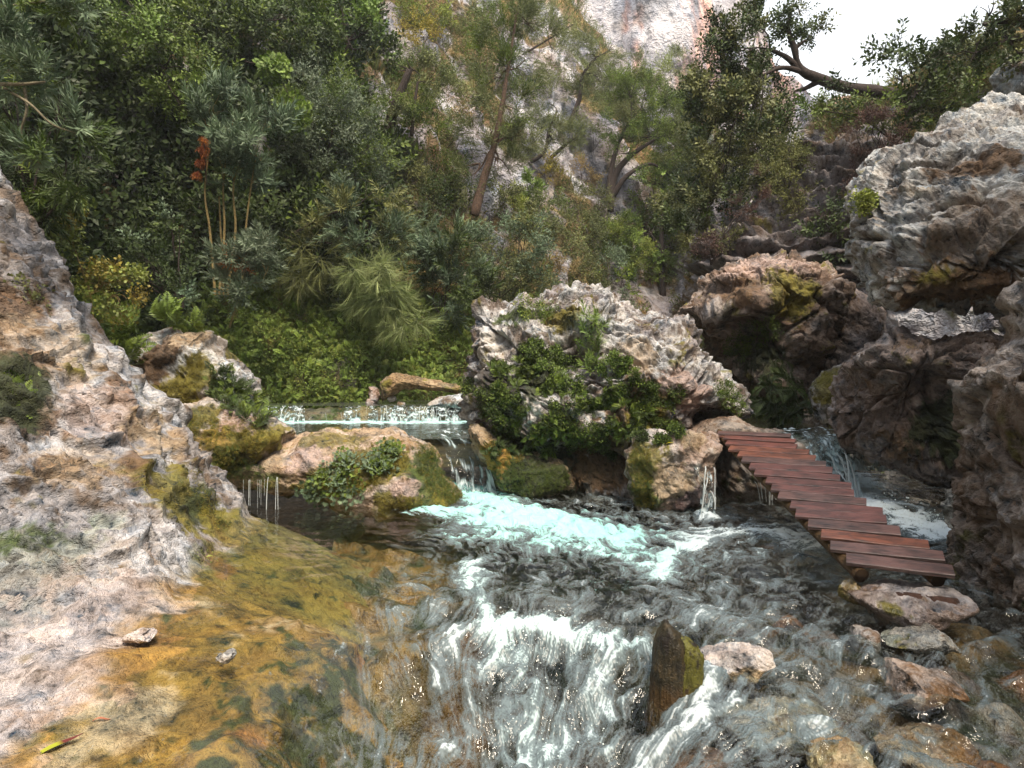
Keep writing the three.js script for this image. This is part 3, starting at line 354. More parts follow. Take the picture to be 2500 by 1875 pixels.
const block = boulder('block_boulder', 'dark squarish boulder overhanging the white water beside the footbridge', { poly: [[2046, 965], [2060, 890], [2085, 850], [2140, 806], [2190, 808], [2240, 826], [2310, 812], [2390, 818], [2450, 850], [2500, 960], [2500, 1180], [2420, 1215], [2320, 1200], [2210, 1160], [2130, 1130], [2085, 1080], [2050, 1020]], d: 8.5, front: 0.85, back: 1.2, n: 90, tilt: 0.3, round: 0.6,
  disp: rockDisp({ big: 0.22, bigL: 0.9, mid: 0.09, midL: 0.35, ridge: 0.1, pits: 0.06, fine: 0.035, crack: 0.12, crackL: 1.0, seed: 79 }), lumps: [{ u: 2150, v: 880, r: 0.5, h: 0.18 }, { u: 2250, v: 1000, r: 0.8, h: -0.35, sx: 1.6 }],
  color: rockColor({ base: [0.25, 0.19, 0.165], light: [0.42, 0.36, 0.34], lightAt: 0.1, stain: [0.16, 0.1, 0.065], stainAt: 0.12, mossAt: 0.3, seed: 61, patches: [LP(2230, 1110, 7.6, 0.5, 'brown', { sx: 1.5 }), LP(2350, 1050, 7.6, 0.5, 'deep')] }) });
const pillar = boulder('pillar_rock', 'tall dark brown rock pillar along the right edge of the picture', { poly: [[2397, 925], [2417, 885], [2475, 880], [2511, 800], [2515, 720], [2545, 650], [2645, 600], [2945, 620], [2995, 1950], [2605, 2000], [2495, 1900], [2445, 1800], [2421, 1690], [2435, 1560], [2411, 1450], [2419, 1340], [2407, 1240], [2430, 1150], [2445, 1040], [2405, 980]], d: 5.4, front: 0.8, back: 1.1, n: 110, tilt: 0.12, round: 0.45,
  disp: rockDisp({ big: 0.22, bigL: 0.8, mid: 0.09, midL: 0.28, ridge: 0.08, pits: 0.09, pitL: 0.2, fine: 0.035, crack: 0.1, crackL: 0.8, seed: 83 }), lumps: [{ u: 2420, v: 1420, r: 0.5, h: -0.2, sy: 1.6 }, { u: 2440, v: 920, r: 0.35, h: 0.14 }],
  color: rockColor({ base: [0.23, 0.175, 0.14], light: [0.42, 0.36, 0.32], lightAt: 0.1, stain: [0.14, 0.09, 0.06], stainAt: 0.1, mossAt: 0.26, moss: [0.1, 0.09, 0.015], seed: 66, patches: [LP(2440, 910, 4.7, 0.25, 'pale', { sx: 2, sy: 0.5, a: 0.6 }), LP(2440, 1500, 4.7, 0.5, 'deep', { sy: 2 }), LP(2400, 1400, 4.7, 0.2, 'moss', { sy: 3, sx: 0.6 }), LP(2430, 1700, 4.6, 0.35, 'tan', { a: 0.5, sy: 2 })] }) });
boulder('round_rock', 'small round grey rock at the foot of the dark pillar', { poly: [[2310, 1235], [2330, 1195], [2370, 1178], [2420, 1200], [2430, 1280], [2380, 1310], [2320, 1295]], d: 6.3, front: 0.3, n: 44, disp: rockDisp({ big: 0.08, bigL: 0.4, mid: 0.04, midL: 0.15, ridge: 0.03, pits: 0.03, pitL: 0.12, seed: 87 }), color: rockColor({ base: [0.28, 0.25, 0.2], light: [0.5, 0.47, 0.42], seed: 69 }) });
const outcrop = boulder('layered_outcrop', 'dark layered rock outcrop with red-brown shrubs above the gorge on right', { poly: [[1690, 690], [1720, 590], [1780, 520], [1850, 470], [1915, 390], [1980, 312], [2060, 292], [2180, 300], [2320, 330], [2320, 700], [2200, 800], [1950, 780], [1800, 740]], d: 15.6, front: 1.6, back: 2.5, n: 90, tilt: -0.4,
  disp: rockDisp({ big: 0.6, bigL: 1.6, mid: 0.25, midL: 0.5, ridge: 0.25, pits: 0.1, pitL: 0.5, fine: 0.06, fineL: 0.15, strata: 0.42, strataL: 0.4, seed: 91 }), color: rockColor({ base: [0.2, 0.17, 0.17], light: [0.34, 0.31, 0.32], lightAt: 0.12, stain: [0.13, 0.085, 0.06], stainAt: 0.1, mossAt: 0.3, scale: 0.7, seed: 71 }) });
boulder('ridge_rock', 'pale rock top on the skyline at upper right', { poly: [[2440, 170], [2470, 125], [2530, 105], [2620, 120], [2640, 260], [2450, 240]], d: 14, front: 0.8, n: 44, disp: rockDisp({ seed: 93 }), color: rockColor({ base: [0.33, 0.33, 0.31], light: [0.5, 0.5, 0.48], seed: 73 }) });
// weir ledge under the upper fall, bank stones, foot stones of the bridge, stream stones
boulder('weir_ledge', 'dark mossy ledge that the upper fall runs over', { poly: [[560, 1000], [700, 996], [900, 993], [1100, 993], [1180, 998], [1180, 1060], [900, 1070], [560, 1062]], d: 13.75, front: 0.4, back: 0.5, n: 50, round: 0.9, disp: rockDisp({ big: 0.1, bigL: 0.4, mid: 0.08, midL: 0.2, ridge: 0.06, seed: 95 }), color: rockColor({ base: [0.15, 0.13, 0.08], light: [0.24, 0.2, 0.1], mossAt: 0.1, moss: COL.green, seed: 75 }) }, wetMat);
const smallStone = (name, label, poly, d, front, seed, col, mat = rockMat, n = 30, group) => boulder(name, label, { poly, d, front, n, disp: rockDisp({ big: 0.06, bigL: 0.35, mid: 0.03, midL: 0.14, ridge: 0.02, pits: 0.015, pitL: 0.1, fine: 0.008, fineL: 0.04, seed }), color: rockColor({ seed, mossAt: 0.5, ...col }) }, mat, group);
const oval = (u, v, a, b, k = 9, s = 1) => [...Array(k).keys()].map((i) => { const t = (i / k) * 6.283, r = 1 + 0.16 * Math.sin(i * 2.3 + s) + 0.1 * Math.cos(i * 4.1 + s * 2); return [u + Math.cos(t) * a * r, v + Math.sin(t) * b * r]; });
smallStone('bank_stone', 'upright pale stone leaning on the far bank', oval(913, 966, 16, 26, 8, 2), 14.6, 0.15, 101, { base: COL.pink, light: COL.pale });
smallStone('bank_stone', 'small round brown stone left on the far bank', oval(905, 983, 13, 11), 14.5, 0.1, 102, { base: COL.pink, light: COL.pale });
smallStone('bank_stone', 'grey-brown stone with dark top on the far bank', oval(957, 975, 14, 12), 14.5, 0.12, 103, { base: [0.3, 0.22, 0.16] });
smallStone('bank_stone', 'rightmost small pale stone of the far bank', oval(980, 987, 12, 7), 14.4, 0.1, 104, { base: COL.tan });
smallStone('flat_rock', 'smooth grey-white sloping slab beside the upper pool at the tufa boulder', [[1040, 985], [1070, 970], [1130, 958], [1180, 960], [1190, 1000], [1050, 998]], 13.7, 0.45, 105, { base: [0.5, 0.46, 0.42], light: COL.white, lightAt: -0.1 }, rockMat, 44);
boulder('tufa_ledge', 'brown hollow tufa ledge under ivy on the far bank', { poly: [[932, 985], [930, 930], [955, 910], [1000, 912], [1060, 925], [1120, 936], [1160, 950], [1160, 966], [1050, 958], [990, 952], [968, 966], [955, 990]], d: 14.6, front: 0.5, n: 60, disp: rockDisp({ big: 0.12, seed: 107 }), color: rockColor({ base: [0.36, 0.25, 0.14], light: [0.5, 0.38, 0.24], mossAt: 0.15, seed: 77 }) });

// ---------------------------------------------------------------- water
const WX0 = -4.2, WX1 = 6.8, WD0 = 2.6, WD1 = 12;
const wp = (u, v, y = 0) => { const p = onLevel(u, v, y); return [p.x, -p.z]; };
const FLOW = [ // polylines (x, distance), width, speed
  [[wp(1120, 1180), wp(1200, 1230), wp(1330, 1280), wp(1420, 1380), wp(1340, 1500, -0.02), wp(1270, 1650, -0.3), wp(1230, 1860, -0.45)], 0.7, 1.3],
  [[wp(2180, 1200), wp(2000, 1290), wp(1800, 1330), wp(1640, 1400), wp(1500, 1480), wp(1420, 1590, -0.15), wp(1380, 1800, -0.4)], 0.6, 1],
  [[wp(2080, 1480), wp(1880, 1560), wp(1740, 1660, -0.1), wp(1650, 1760, -0.25), wp(1520, 1880, -0.42)], 0.45, 1],
  [[wp(640, 1290), wp(820, 1370), wp(960, 1480, -0.02), wp(1040, 1620, -0.15), wp(1060, 1860, -0.4)], 0.6, 0.7],
  [[wp(2300, 1560), wp(2080, 1650, -0.1), wp(1850, 1780, -0.25), wp(1650, 1880, -0.4)], 0.5, 0.9],
];
const FOAM = [ // polyline, width, strength, aqua
  [[wp(1115, 1185), wp(1165, 1212), wp(1250, 1245), wp(1370, 1268)], 0.36, 1.25, 1], [[wp(1060, 1248), wp(1160, 1262), wp(1300, 1278), wp(1490, 1305)], 0.5, 1.1, 1], [[wp(1180, 1300), wp(1350, 1325), wp(1540, 1345)], 0.45, 0.55, 0.9],
  [[wp(1440, 1345), wp(1500, 1355), wp(1560, 1380)], 0.1, 0.75, 0.7], [[wp(1150, 1370), wp(1145, 1420), wp(1160, 1470), wp(1200, 1520)], 0.13, 0.7, 0.4], [[wp(1665, 1330), wp(1620, 1360), wp(1608, 1420)], 0.1, 0.85, 0.5],
  [[wp(1980, 1320), wp(1880, 1290), wp(1760, 1300), wp(1680, 1330)], 0.3, 0.72, 0.15], [[wp(1850, 1340), wp(1760, 1360)], 0.16, 0.5, 0.2],
  [[wp(1190, 1520), wp(1260, 1512), wp(1340, 1506), wp(1420, 1522), wp(1530, 1550, -0.05)], 0.11, 0.9, 0.35], [[wp(1250, 1550, -0.1), wp(1240, 1620, -0.28), wp(1270, 1720, -0.4), wp(1310, 1860, -0.45)], 0.24, 0.55, 0.3], [[wp(1120, 1560, -0.1), wp(1110, 1700, -0.35), wp(1090, 1860, -0.45)], 0.2, 0.45, 0.1],
  [[wp(1400, 1570, -0.15), wp(1480, 1680, -0.35), wp(1440, 1800, -0.42)], 0.24, 0.5, 0.2], [[wp(1720, 1600, -0.08), wp(1740, 1680, -0.18), wp(1690, 1760, -0.28), wp(1600, 1840, -0.4), wp(1520, 1900, -0.45)], 0.13, 0.62, 0.1],
  [[wp(2060, 1160, 0.08), wp(2110, 1215, 0.05), wp(2180, 1260, 0.03), wp(2280, 1300)], 0.42, 1.2, 0.1], [[wp(2030, 1290), wp(1950, 1330)], 0.3, 0.6, 0.1], [[wp(1710, 1250), wp(1740, 1265)], 0.16, 0.8, 0.1], [[wp(880, 1400), wp(960, 1430), wp(1040, 1500)], 0.3, 0.22, 0.1], [[wp(900, 1620, -0.15), wp(960, 1760, -0.3)], 0.3, 0.3, 0.05], [[wp(1950, 1700, -0.15), wp(1800, 1800, -0.3)], 0.25, 0.35, 0.1], [[wp(1700, 1480), wp(1850, 1540)], 0.3, 0.25, 0.1],
];
function nearPath(pl, x, d) { let best = 1e9, tx = 0, td = 0; for (let i = 1; i < pl.length; i++) { const [ax, ad] = pl[i - 1], [bx, bd] = pl[i], ex = bx - ax, ed = bd - ad, L = ex * ex + ed * ed, t = clamp(((x - ax) * ex + (d - ad) * ed) / L), qx = x - ax - ex * t, qd = d - ad - ed * t, q = qx * qx + qd * qd; if (q < best) { best = q; const l = Math.sqrt(L); tx = ex / l; td = ed / l; } } return [best, tx, td]; }
// flow lines drawn out of noise (line integral convolution)
function streaks(W, H, x0, x1, d0, d1, flow, steps, seed, coarse) {
  const r = mulberry(seed), base = new Float32Array(W * H); for (let i = 0; i < base.length; i++) base[i] = r();
  const c2 = tile(1024, 64, 4, seed + 5, 0.75), src = (i, j) => { i = i < 0 ? 0 : i >= W ? W - 1 : i | 0; j = j < 0 ? 0 : j >= H ? H - 1 : j | 0; return coarse ? c2[((j * 2) & 1023) * 1024 + ((i * 2) & 1023)] : base[j * W + i]; };
  const FW = Math.ceil(W / 8) + 1, FH = Math.ceil(H / 8) + 1, fx = new Float32Array(FW * FH), fd = new Float32Array(FW * FH);
  for (let j = 0; j < FH; j++) for (let i = 0; i < FW; i++) { const x = lerp(x0, x1, (i * 8) / W), d = lerp(d0, d1, (j * 8) / H), [vx, vd] = flow(x, d), px = (vx * W) / (x1 - x0), pd = (vd * H) / (d1 - d0), l = Math.hypot(px, pd) || 1; fx[j * FW + i] = px / l; fd[j * FW + i] = pd / l; }
  const out = new Float32Array(W * H); let m = 0, m2 = 0;
  for (let j = 0; j < H; j++) for (let i = 0; i < W; i++) { let s = src(i, j), k = 1; for (const g of [1.3, -1.3]) { let a = i, b = j; for (let t = 0; t < steps; t++) { const o = Math.min(FH - 1, Math.max(0, (b >> 3))) * FW + Math.min(FW - 1, Math.max(0, (a >> 3))); a += fx[o] * g; b += fd[o] * g; s += src(a, b); k++; } } s /= k; out[j * W + i] = s; m += s; m2 += s * s; }
  m /= W * H; const sd = Math.sqrt(m2 / (W * H) - m * m); for (let i = 0; i < out.length; i++) out[i] = clamp(0.5 + ((out[i] - m) / sd) * 0.2); return out;
}
const flowAt = (x, d) => { let vx = 0, vd = 0; for (const [pl, w, s] of FLOW) { const [q, tx, td] = nearPath(pl, x, d), k = s * Math.exp(-q / (w * w)) + 0.004 / (0.05 + q); vx += tx * k; vd += td * k; } const e = 0.05, l = Math.hypot(vx, vd), n0 = fbm(x * 1.6, 3, d * 1.6, 3); const cu = 5 * 0.11 * lerp(0.5, 1, sst(4.7, 5.8, d)); vx += l * cu * (fbm(x * 1.6, 3, (d + e) * 1.6, 3) - n0) / e; vd -= l * cu * (fbm((x + e) * 1.6, 3, d * 1.6, 3) - n0) / e; return [vx, vd]; };
const SW = 1400, SH = 1180, licF = streaks(SW, SH, WX0, WX1, WD0, WD1, flowAt, 9, 3, false), licC = streaks(SW, SH, WX0, WX1, WD0, WD1, flowAt, 16, 8, true);
const sampleLic = (L, x, d) => { const i = clamp(Math.round(((x - WX0) / (WX1 - WX0)) * SW), 0, SW - 1), j = clamp(Math.round(((d - WD0) / (WD1 - WD0)) * SH), 0, SH - 1); return L[j * SW + i]; };
const wild = (x, d) => sst(-1.4, -0.45, x + 0.4 * fbm(x * 1.3, 2, d * 1.3, 2)) * lerp(0.75, 1, sst(3.4, 1.4, x));
function foamAt(x, d) { let f = 0, a = 0, w = 0; for (const [pl, r, s, aq] of FOAM) { const q = Math.sqrt(nearPath(pl, x, d)[0]) / r; if (q < 2) { const k = s * Math.exp(-q * q * 1.1); f = Math.max(f, k) + 0.25 * Math.min(f, k); a += aq * k; w += k; } } return [f, w > 0 ? a / w : 0]; }
function waterMaterial(name, W, H, fn, bumpScale) { // fn(i, j) -> [foam 0..1, aqua 0..1, bump 0..1]
  const C = new Uint8Array(W * H * 4), T = new Uint8Array(W * H * 4), B = new Uint8Array(W * H * 4);
  for (let j = 0, k = 0; j < H; j++) for (let i = 0; i < W; i++, k += 4) { const [f, a, b] = fn(i, j), c = mix3([0.90, 0.95, 0.93], mix3(mix3([0.37, 0.46, 0.50], [0.70, 0.75, 0.80], sst(0.3, 0.8, f)), [0.38, 0.76, 0.72], a * sst(0.2, 0.7, f)), sst(0, 0.2, f));
    C[k] = c[0] * 255; C[k + 1] = c[1] * 255; C[k + 2] = c[2] * 255; C[k + 3] = 255; T[k] = 255 * (1 - f); T[k + 1] = 255 * lerp(0.06, 0.7, f); T[k + 2] = 0; T[k + 3] = 255; B[k] = B[k + 1] = B[k + 2] = 255 * clamp(b); B[k + 3] = 255; }
  const t = [C, T, B].map((d) => { const q = new THREE.DataTexture(d, W, H); q.magFilter = THREE.LinearFilter; q.wrapS = q.wrapT = THREE.RepeatWrapping; q.needsUpdate = true; return q; });
  return new THREE.MeshPhysicalMaterial({ name, color: 0xffffff, map: t[0], transmission: 1, transmissionMap: t[1], roughness: 1, roughnessMap: t[1], bumpMap: t[2], bumpScale, ior: 1.33, thickness: 0, side: THREE.DoubleSide });
}
const rips = tile(1024, 48, 4, 301, 0.6);
const streamMat = waterMaterial('stream water', SW, SH, (i, j) => {
  const x = lerp(WX0, WX1, i / SW), d = lerp(WD0, WD1, j / SH), [f, a] = foamAt(x, d), w = wild(x, d), lf = licF[j * SW + i], lc = licC[j * SW + i], m = f + w * lerp(0.22, 0.33, sst(4.4, 5.2, d));
  const q = m + (lf - 0.5) * 0.6 + (lc - 0.5) * 0.95 + (rips[((j * 2) & 1023) * 1024 + ((i * 2) & 1023)] - 0.5) * lerp(1.0, 0.7, sst(4.6, 5.4, d)); let foam = sst(0.66, 1.2, q) * 0.94; foam = Math.max(foam, 0.36 * sst(0.22, 0.8, q) * w);
  return [foam, a, 0.5 + w * ((lf - 0.5) * 0.5 + (lc - 0.5) * 0.7) + (1 - w) * 0.22 * (rips[(j & 1023) * 1024 + (i & 1023)] - 0.5)];
}, 0.024);
function waterY(x, d) {
  const left = table(SHORE, d, 3) + 0.03, w = 0.18 * fbm(x * 1.6, 9, 2, 3), mid = -0.5 * Math.pow(sst(5.12 + w, 3.85 + w, d), 0.9), right = -0.36 * sst(5.4, 3.2, d) - 0.02;
  const h = lerp(lerp(left, mid, sst(-1.7, -0.75, x)), right, sst(0.5, 1.25, x)), t = wild(x, d), f = foamAt(x, d)[0];
  const hump = 0.06 * Math.exp(-(((d - 5.3 - w) / 0.22) ** 2)) * sst(-1.1, -0.5, x) * sst(1.6, 0.9, x);
  return h + hump + t * (0.085 * fbm(x * 1.7, 4, d * 2.4, 3) + 0.034 * (sampleLic(licC, x, d) - 0.5) * 2 + 0.007 * (sampleLic(licF, x, d) - 0.5) * 2) + 0.13 * fbm(x * 3.1, 2, d * 3.1, 3) * sst(5.1, 4.6, d) * sst(-1.1, -0.6, x) + Math.min(f, 1.2) * (0.035 + 0.05 * fbm(x * 5, 8, d * 5, 3)) + 0.006 * noise(x * 3, 1, d * 5) + 0.1 * sst(3.6, 4.6, x) * sst(7, 8.5, d);
}
setting('stream_water', sheet(370, 280, (s, t) => { const d = lerp(WD0, WD1, Math.pow(t, 1.35)), x = lerp(WX0, WX1, s); return V(x, waterY(x, d), -d); }, { uv: (p) => [(p.x - WX0) / (WX1 - WX0), (-p.z - WD0) / (WD1 - WD0)] }), streamMat, 'clear stream breaking into white and aqua rapids');
// upper pool and the pools above
const poolMat = waterMaterial('pool water', 768, 384, (i, j) => { const d = lerp(9.9, 14, j / 384), n = rips[((j * 3) & 1023) * 1024 + ((i * 2) & 1023)], f = 1.3 * sst(12.5, 13.0, d + (n - 0.5) * 0.9) * sst(13.7, 13.3, d); const q = f + (n - 0.5) * 1.1; return [sst(0.45, 0.85, q) * 0.95, 0.75, n]; }, 0.02);
setting('upper_pool_water', sheet(120, 80, (s, t) => { const d = lerp(9.9, 14, t), x = lerp(-5.6, 0.6, s); return V(x, 0.8 + 0.012 * fbm(x * 3, 1, d * 3, 3), -d); }, { uv: (p) => [(p.x + 5.6) / 6.2, (-p.z - 9.9) / 4.1] }), poolMat, 'dark still upper pool behind the tufa shelf');
const calmMat = waterMaterial('calm water', 256, 256, (i, j) => [0.06, 0, rips[((j * 4) & 1023) * 1024 + ((i * 4) & 1023)]], 0.02);
setting('high_pool_water', sheet(60, 20, (s, t) => { const d = lerp(13.55, 16, t), x = lerp(-7, 0.2, s); return V(x, 1.09 + 0.008 * noise(x * 2, 0, d * 2), -d); }, { uv: (p) => [p.x * 0.5, p.z * 0.5] }), calmMat, 'shallow brown water above the weir');
setting('side_channel_water', sheet(60, 40, (s, t) => { const d = lerp(9.6, 14, t), x = lerp(3.2, 5.3, s); return V(x, 0.86 + 0.02 * fbm(x * 2, 0, d * 2, 3), -d); }, { uv: (p) => [p.x * 0.5, p.z * 0.5] }), calmMat, 'side channel behind the footbridge');
const poolFloor = setting('pool_floor', sheet(60, 60, (s, t) => { const x = lerp(-8, 8, s), d = lerp(10.2, 18, t); return V(x, lerp(0.35, 0.85, sst(13.3, 13.8, d)) - 1.1 * sst(0.5, 1.3, x) + 0.08 * fbm(x, 3, d, 3), -d); }, { color: (p) => { const h = fbm(p.x * 4, 1, p.z * 4, 3); return mix3([0.10, 0.075, 0.04], [0.2, 0.15, 0.05], sst(-0.2, 0.3, h)); } }), wetMat, 'dark floor of the upper pools');
// sheets running down the chute and over the lips
const fallTile = tile(512, 8, 6, 401, 0.62), fallSt = new Float32Array(512 * 512); for (let j = 0; j < 512; j++) for (let i = 0; i < 512; i++) { let s = 0; for (let k = -14; k <= 14; k++) s += tB[(((j + k) & 511) * 1024) + i]; fallSt[j * 512 + i] = s / 29; }
const chuteMat = waterMaterial('falling water', 512, 512, (i, j) => { const q = 0.3 + (fallSt[j * 512 + i] - 0.5) * 3.4 + (fallTile[j * 512 + i] - 0.5) * 1.2 + 0.5 * sst(300, 500, j); return [sst(0.3, 1, q) * 0.85, 0.15, 0.5 + (fallSt[j * 512 + i] - 0.5) * 3]; }, 0.05);
function runSheet(label, rows, nu = 30, amp = 0.03, mat = chuteMat) { // rows: [xl, xr, y, d]
  const cl = new THREE.CatmullRomCurve3(rows.map((r) => V(r[0], r[2], -r[3]))), cr = new THREE.CatmullRomCurve3(rows.map((r) => V(r[1], r[2], -r[3])));
  const w = Math.abs(rows[0][1] - rows[0][0]); let n = 0; const nv = 60;
  return setting('waterfall', sheet(nu, nv, (s, t) => { const a = cl.getPoint(t), b = cr.getPoint(t), p = a.lerp(b, s); n++; p.y += amp * fbm(p.x * 9, t * 2, 3, 3) + 0.05 * Math.sin(s * Math.PI) * sst(0.5, 0, t); p.z += amp * fbm(p.x * 9, t * 2 + 4, 7, 3); return p; }, { uv: (p, i) => [((i % (nu + 1)) / nu) * w * 0.8, Math.floor(i / (nu + 1)) / nv * 0.98] }), mat, label);
}
runSheet('short chute pouring from the upper pool into aqua foam', [[-1.35, -0.62, 0.815, 11], [-1.3, -0.66, 0.80, 10.5], [-1.1, -0.5, 0.72, 10.2], [-0.95, -0.35, 0.4, 9.95], [-0.9, -0.22, 0.02, 9.75], [-0.85, -0.15, -0.12, 9.6]]);
runSheet('glassy lip of the side fall behind the footbridge', [[3.85, 5.5, 0.9, 10.2], [3.85, 5.5, 0.88, 9.7], [3.8, 5.4, 0.72, 9.3], [3.9, 5.3, 0.45, 9.1]], 40, 0.05);
runSheet('white sheet of the side fall beside the block boulder', [[4.2, 4.66, 0.88, 9.5], [4.2, 4.66, 0.84, 9.28], [4.18, 4.7, 0.5, 9.08], [4.15, 4.75, 0.05, 8.95]], 24, 0.05);
runSheet('narrow sheet of water down the pink wet rock', [[2.34, 2.5, 0.6, 8.62], [2.36, 2.54, 0.5, 8.44], [2.38, 2.53, 0.25, 8.36], [2.34, 2.56, -0.02, 8.3]], 16, 0.04);
// falling strands and spray
const strandMat = new THREE.MeshPhysicalMaterial({ name: 'water strand', color: 0xf0f6f7, roughness: 0.35, transmission: 0.5, thickness: 0, side: THREE.DoubleSide });
const strandGeos = [];
function strand(x, d, y0, y1, r, out = 0.12, drift = 0) { const n = 6, pts = []; for (let i = 0; i <= n; i++) { const t = i / n; pts.push([x + drift * t + 0.3 * r * noise(x * 30, t * 3, d * 9), lerp(y0, y1, t * t * 0.75 + t * 0.25), -d + out * Math.sqrt(t), r * (0.7 + 0.8 * Math.abs(noise(x * 20, t * 4, 5)) + 0.3 * t)]); }
  const pos = [], idx = []; pts.forEach(([a, b, c, q]) => { for (let s = 0; s < 4; s++) { const g = (s / 4) * 6.283 + 0.4; pos.push(a + Math.cos(g) * q, b, c + Math.sin(g) * q * 0.6); } }); for (let i = 0; i < n; i++) for (let s = 0; s < 4; s++) { const a = i * 4 + s, b = i * 4 + ((s + 1) % 4); idx.push(a, a + 4, b, b, a + 4, b + 4); } return geom(pos, idx); }
function strands(label, list) { return setting('waterfall', mergeGeometries(list), strandMat, label); }
{ const L = []; for (const [u0, u1, n, r] of [[598, 700, 22, 0.007], [700, 748, 10, 0.006], [760, 930, 9, 0.004], [930, 1095, 34, 0.006], [1095, 1135, 8, 0.005]]) for (let i = 0; i < n; i++) { const u = rr(u0, u1), d = 13.3 + rr(-0.06, 0.06), x = ((u - 1250) / 1624) * d; L.push(strand(x, d, 1.1 + (rnd() < 0.6 ? rr(-0.22, -0.03) : rr(-0.03, 0.01)), 0.8 + (rnd() < 0.4 ? rr(0, 0.12) : 0), r * (0.35 + 1.3 * rnd() * rnd()), rr(0.04, 0.25), rr(-0.1, 0.1))); } strands('loose strands of water dropping from the weir of the upper pool', L); }
{ const G = []; for (const [u0, u1] of [[602, 640], [632, 700], [690, 722], [716, 748], [846, 882], [905, 925], [934, 968], [960, 1010], [1000, 1052], [1044, 1098], [1100, 1130]]) { const d = 13.38, a = ((u0 - 1250) / 1624) * d, b = ((u1 - 1250) / 1624) * d, nu = 12, nv = 16, w = b - a, ph = rnd() * 5; G.push(sheet(nu, nv, (p, t) => { const e = 0.05 * noise(p * 4 + ph, t, 3); return V(lerp(a, b, p) + 0.03 * (p - 0.5) * t + 0.02 * noise(p * 5, t * 3, ph), 1.105 - 0.32 * (0.15 * t + 0.85 * t * t) + 0.02 * noise(p * 6 + ph, 1, 1), -d + 0.22 * Math.sqrt(t) * (1 + e * 4)); }, { uv: (q, i) => [ph + ((i % (nu + 1)) / nu) * w * 0.9, 0.2 + 0.75 * Math.floor(i / (nu + 1)) / nv] })); } setting('waterfall', mergeGeometries(G), chuteMat, 'thin white curtain of water over the weir of the upper pool'); }
{ const L = []; for (let i = 0; i < 8; i++) { const u = rr(1988, 2060), d = 9.15, x = ((u - 1250) / 1624) * d; L.push(strand(x, d + rr(-0.1, 0.1), 0.85 + rr(-0.4, 0), rr(0.02, 0.25), rr(0.004, 0.016), rr(0.1, 0.35), rr(-0.05, 0.15))); } strands('broken fall dropping beside the footbridge under the block boulder', L); }
{ const L = []; for (let i = 0; i < 9; i++) { const u = 1722 + (rnd() + rnd() - 1) * 22, d = 8.42, x = ((u - 1250) / 1624) * d; L.push(strand(x + 0.04, d + rr(-0.06, 0.06), 0.55 + rr(-0.4, 0.06), rr(0.0, 0.18), rr(0.002, 0.010), rr(0.05, 0.18), rr(-0.14, 0.04))); } strands('narrow trickling fall on the pink wet rock', L); }
{ const L = []; for (const [u, n] of [[1880, 5], [1925, 4], [1850, 2]]) for (let i = 0; i < n; i++) { const d = 9.0, x = ((u + rr(-16, 16) - 1250) / 1624) * d; L.push(strand(x, d + rr(-0.1, 0.1), 0.42 + rr(-0.25, 0.1), rr(0, 0.1), rr(0.003, 0.009), rr(0.05, 0.15), rr(-0.05, 0.05))); } strands('small drips of white water under the footbridge', L); }
{ const L = []; for (const u of [653, 674, 676]) { const d = 8.62, x = ((u - 1250) / 1624) * d; L.push(strand(x, d, 0.44, 0.02, rr(0.0035, 0.006), 0.03, rr(-0.02, 0.02))); } for (let i = 0; i < 9; i++) { const u = rr(590, 645), d = 8.66; L.push(strand(((u - 1250) / 1624) * d, d, 0.4, rr(0.02, 0.2), 0.0018, 0.02)); } strands('pair of thin drips falling from the tufa shelf', L); }
const dropGeo = new THREE.IcosahedronGeometry(1, 1), sprayMat = new THREE.MeshPhysicalMaterial({ name: 'spray', color: 0xeaf4f4, roughness: 0.25, transmission: 0.25, thickness: 0 });
{ const spots = [], add = (pl, w, n, hgt, r0, r1) => { for (let i = 0; i < n; i++) { const k = Math.floor(rnd() * (pl.length - 1)), t = rnd(), x = lerp(pl[k][0], pl[k + 1][0], t) + (rnd() + rnd() - 1) * w, d = lerp(pl[k][1], pl[k + 1][1], t) + (rnd() + rnd() - 1) * w; spots.push([x, waterY(x, d) + hgt * rnd() * rnd() * rnd(), d, rr(r0, r1) * (0.4 + rnd() * rnd())]); } };
  add(FOAM[8][0], 0.16, 420, 0.14, 0.002, 0.006); add(FOAM[9][0], 0.3, 360, 0.1, 0.002, 0.006); add(FOAM[0][0], 0.25, 220, 0.14, 0.003, 0.008); add(FOAM[13][0], 0.4, 420, 0.4, 0.004, 0.011); add(FOAM[11][0], 0.25, 120, 0.08, 0.002, 0.005);
  const im = new THREE.InstancedMesh(dropGeo, sprayMat, spots.length), M = new THREE.Matrix4(), Q = new THREE.Quaternion(); spots.forEach(([x, y, d, r], i) => im.setMatrixAt(i, M.compose(V(x, y, -d), Q, V(r * rr(0.8, 1.4), r, r * rr(0.8, 1.4))))); stuff(im, 'spray', 'white droplets and bubbles thrown up by the rapids', 'spray'); }

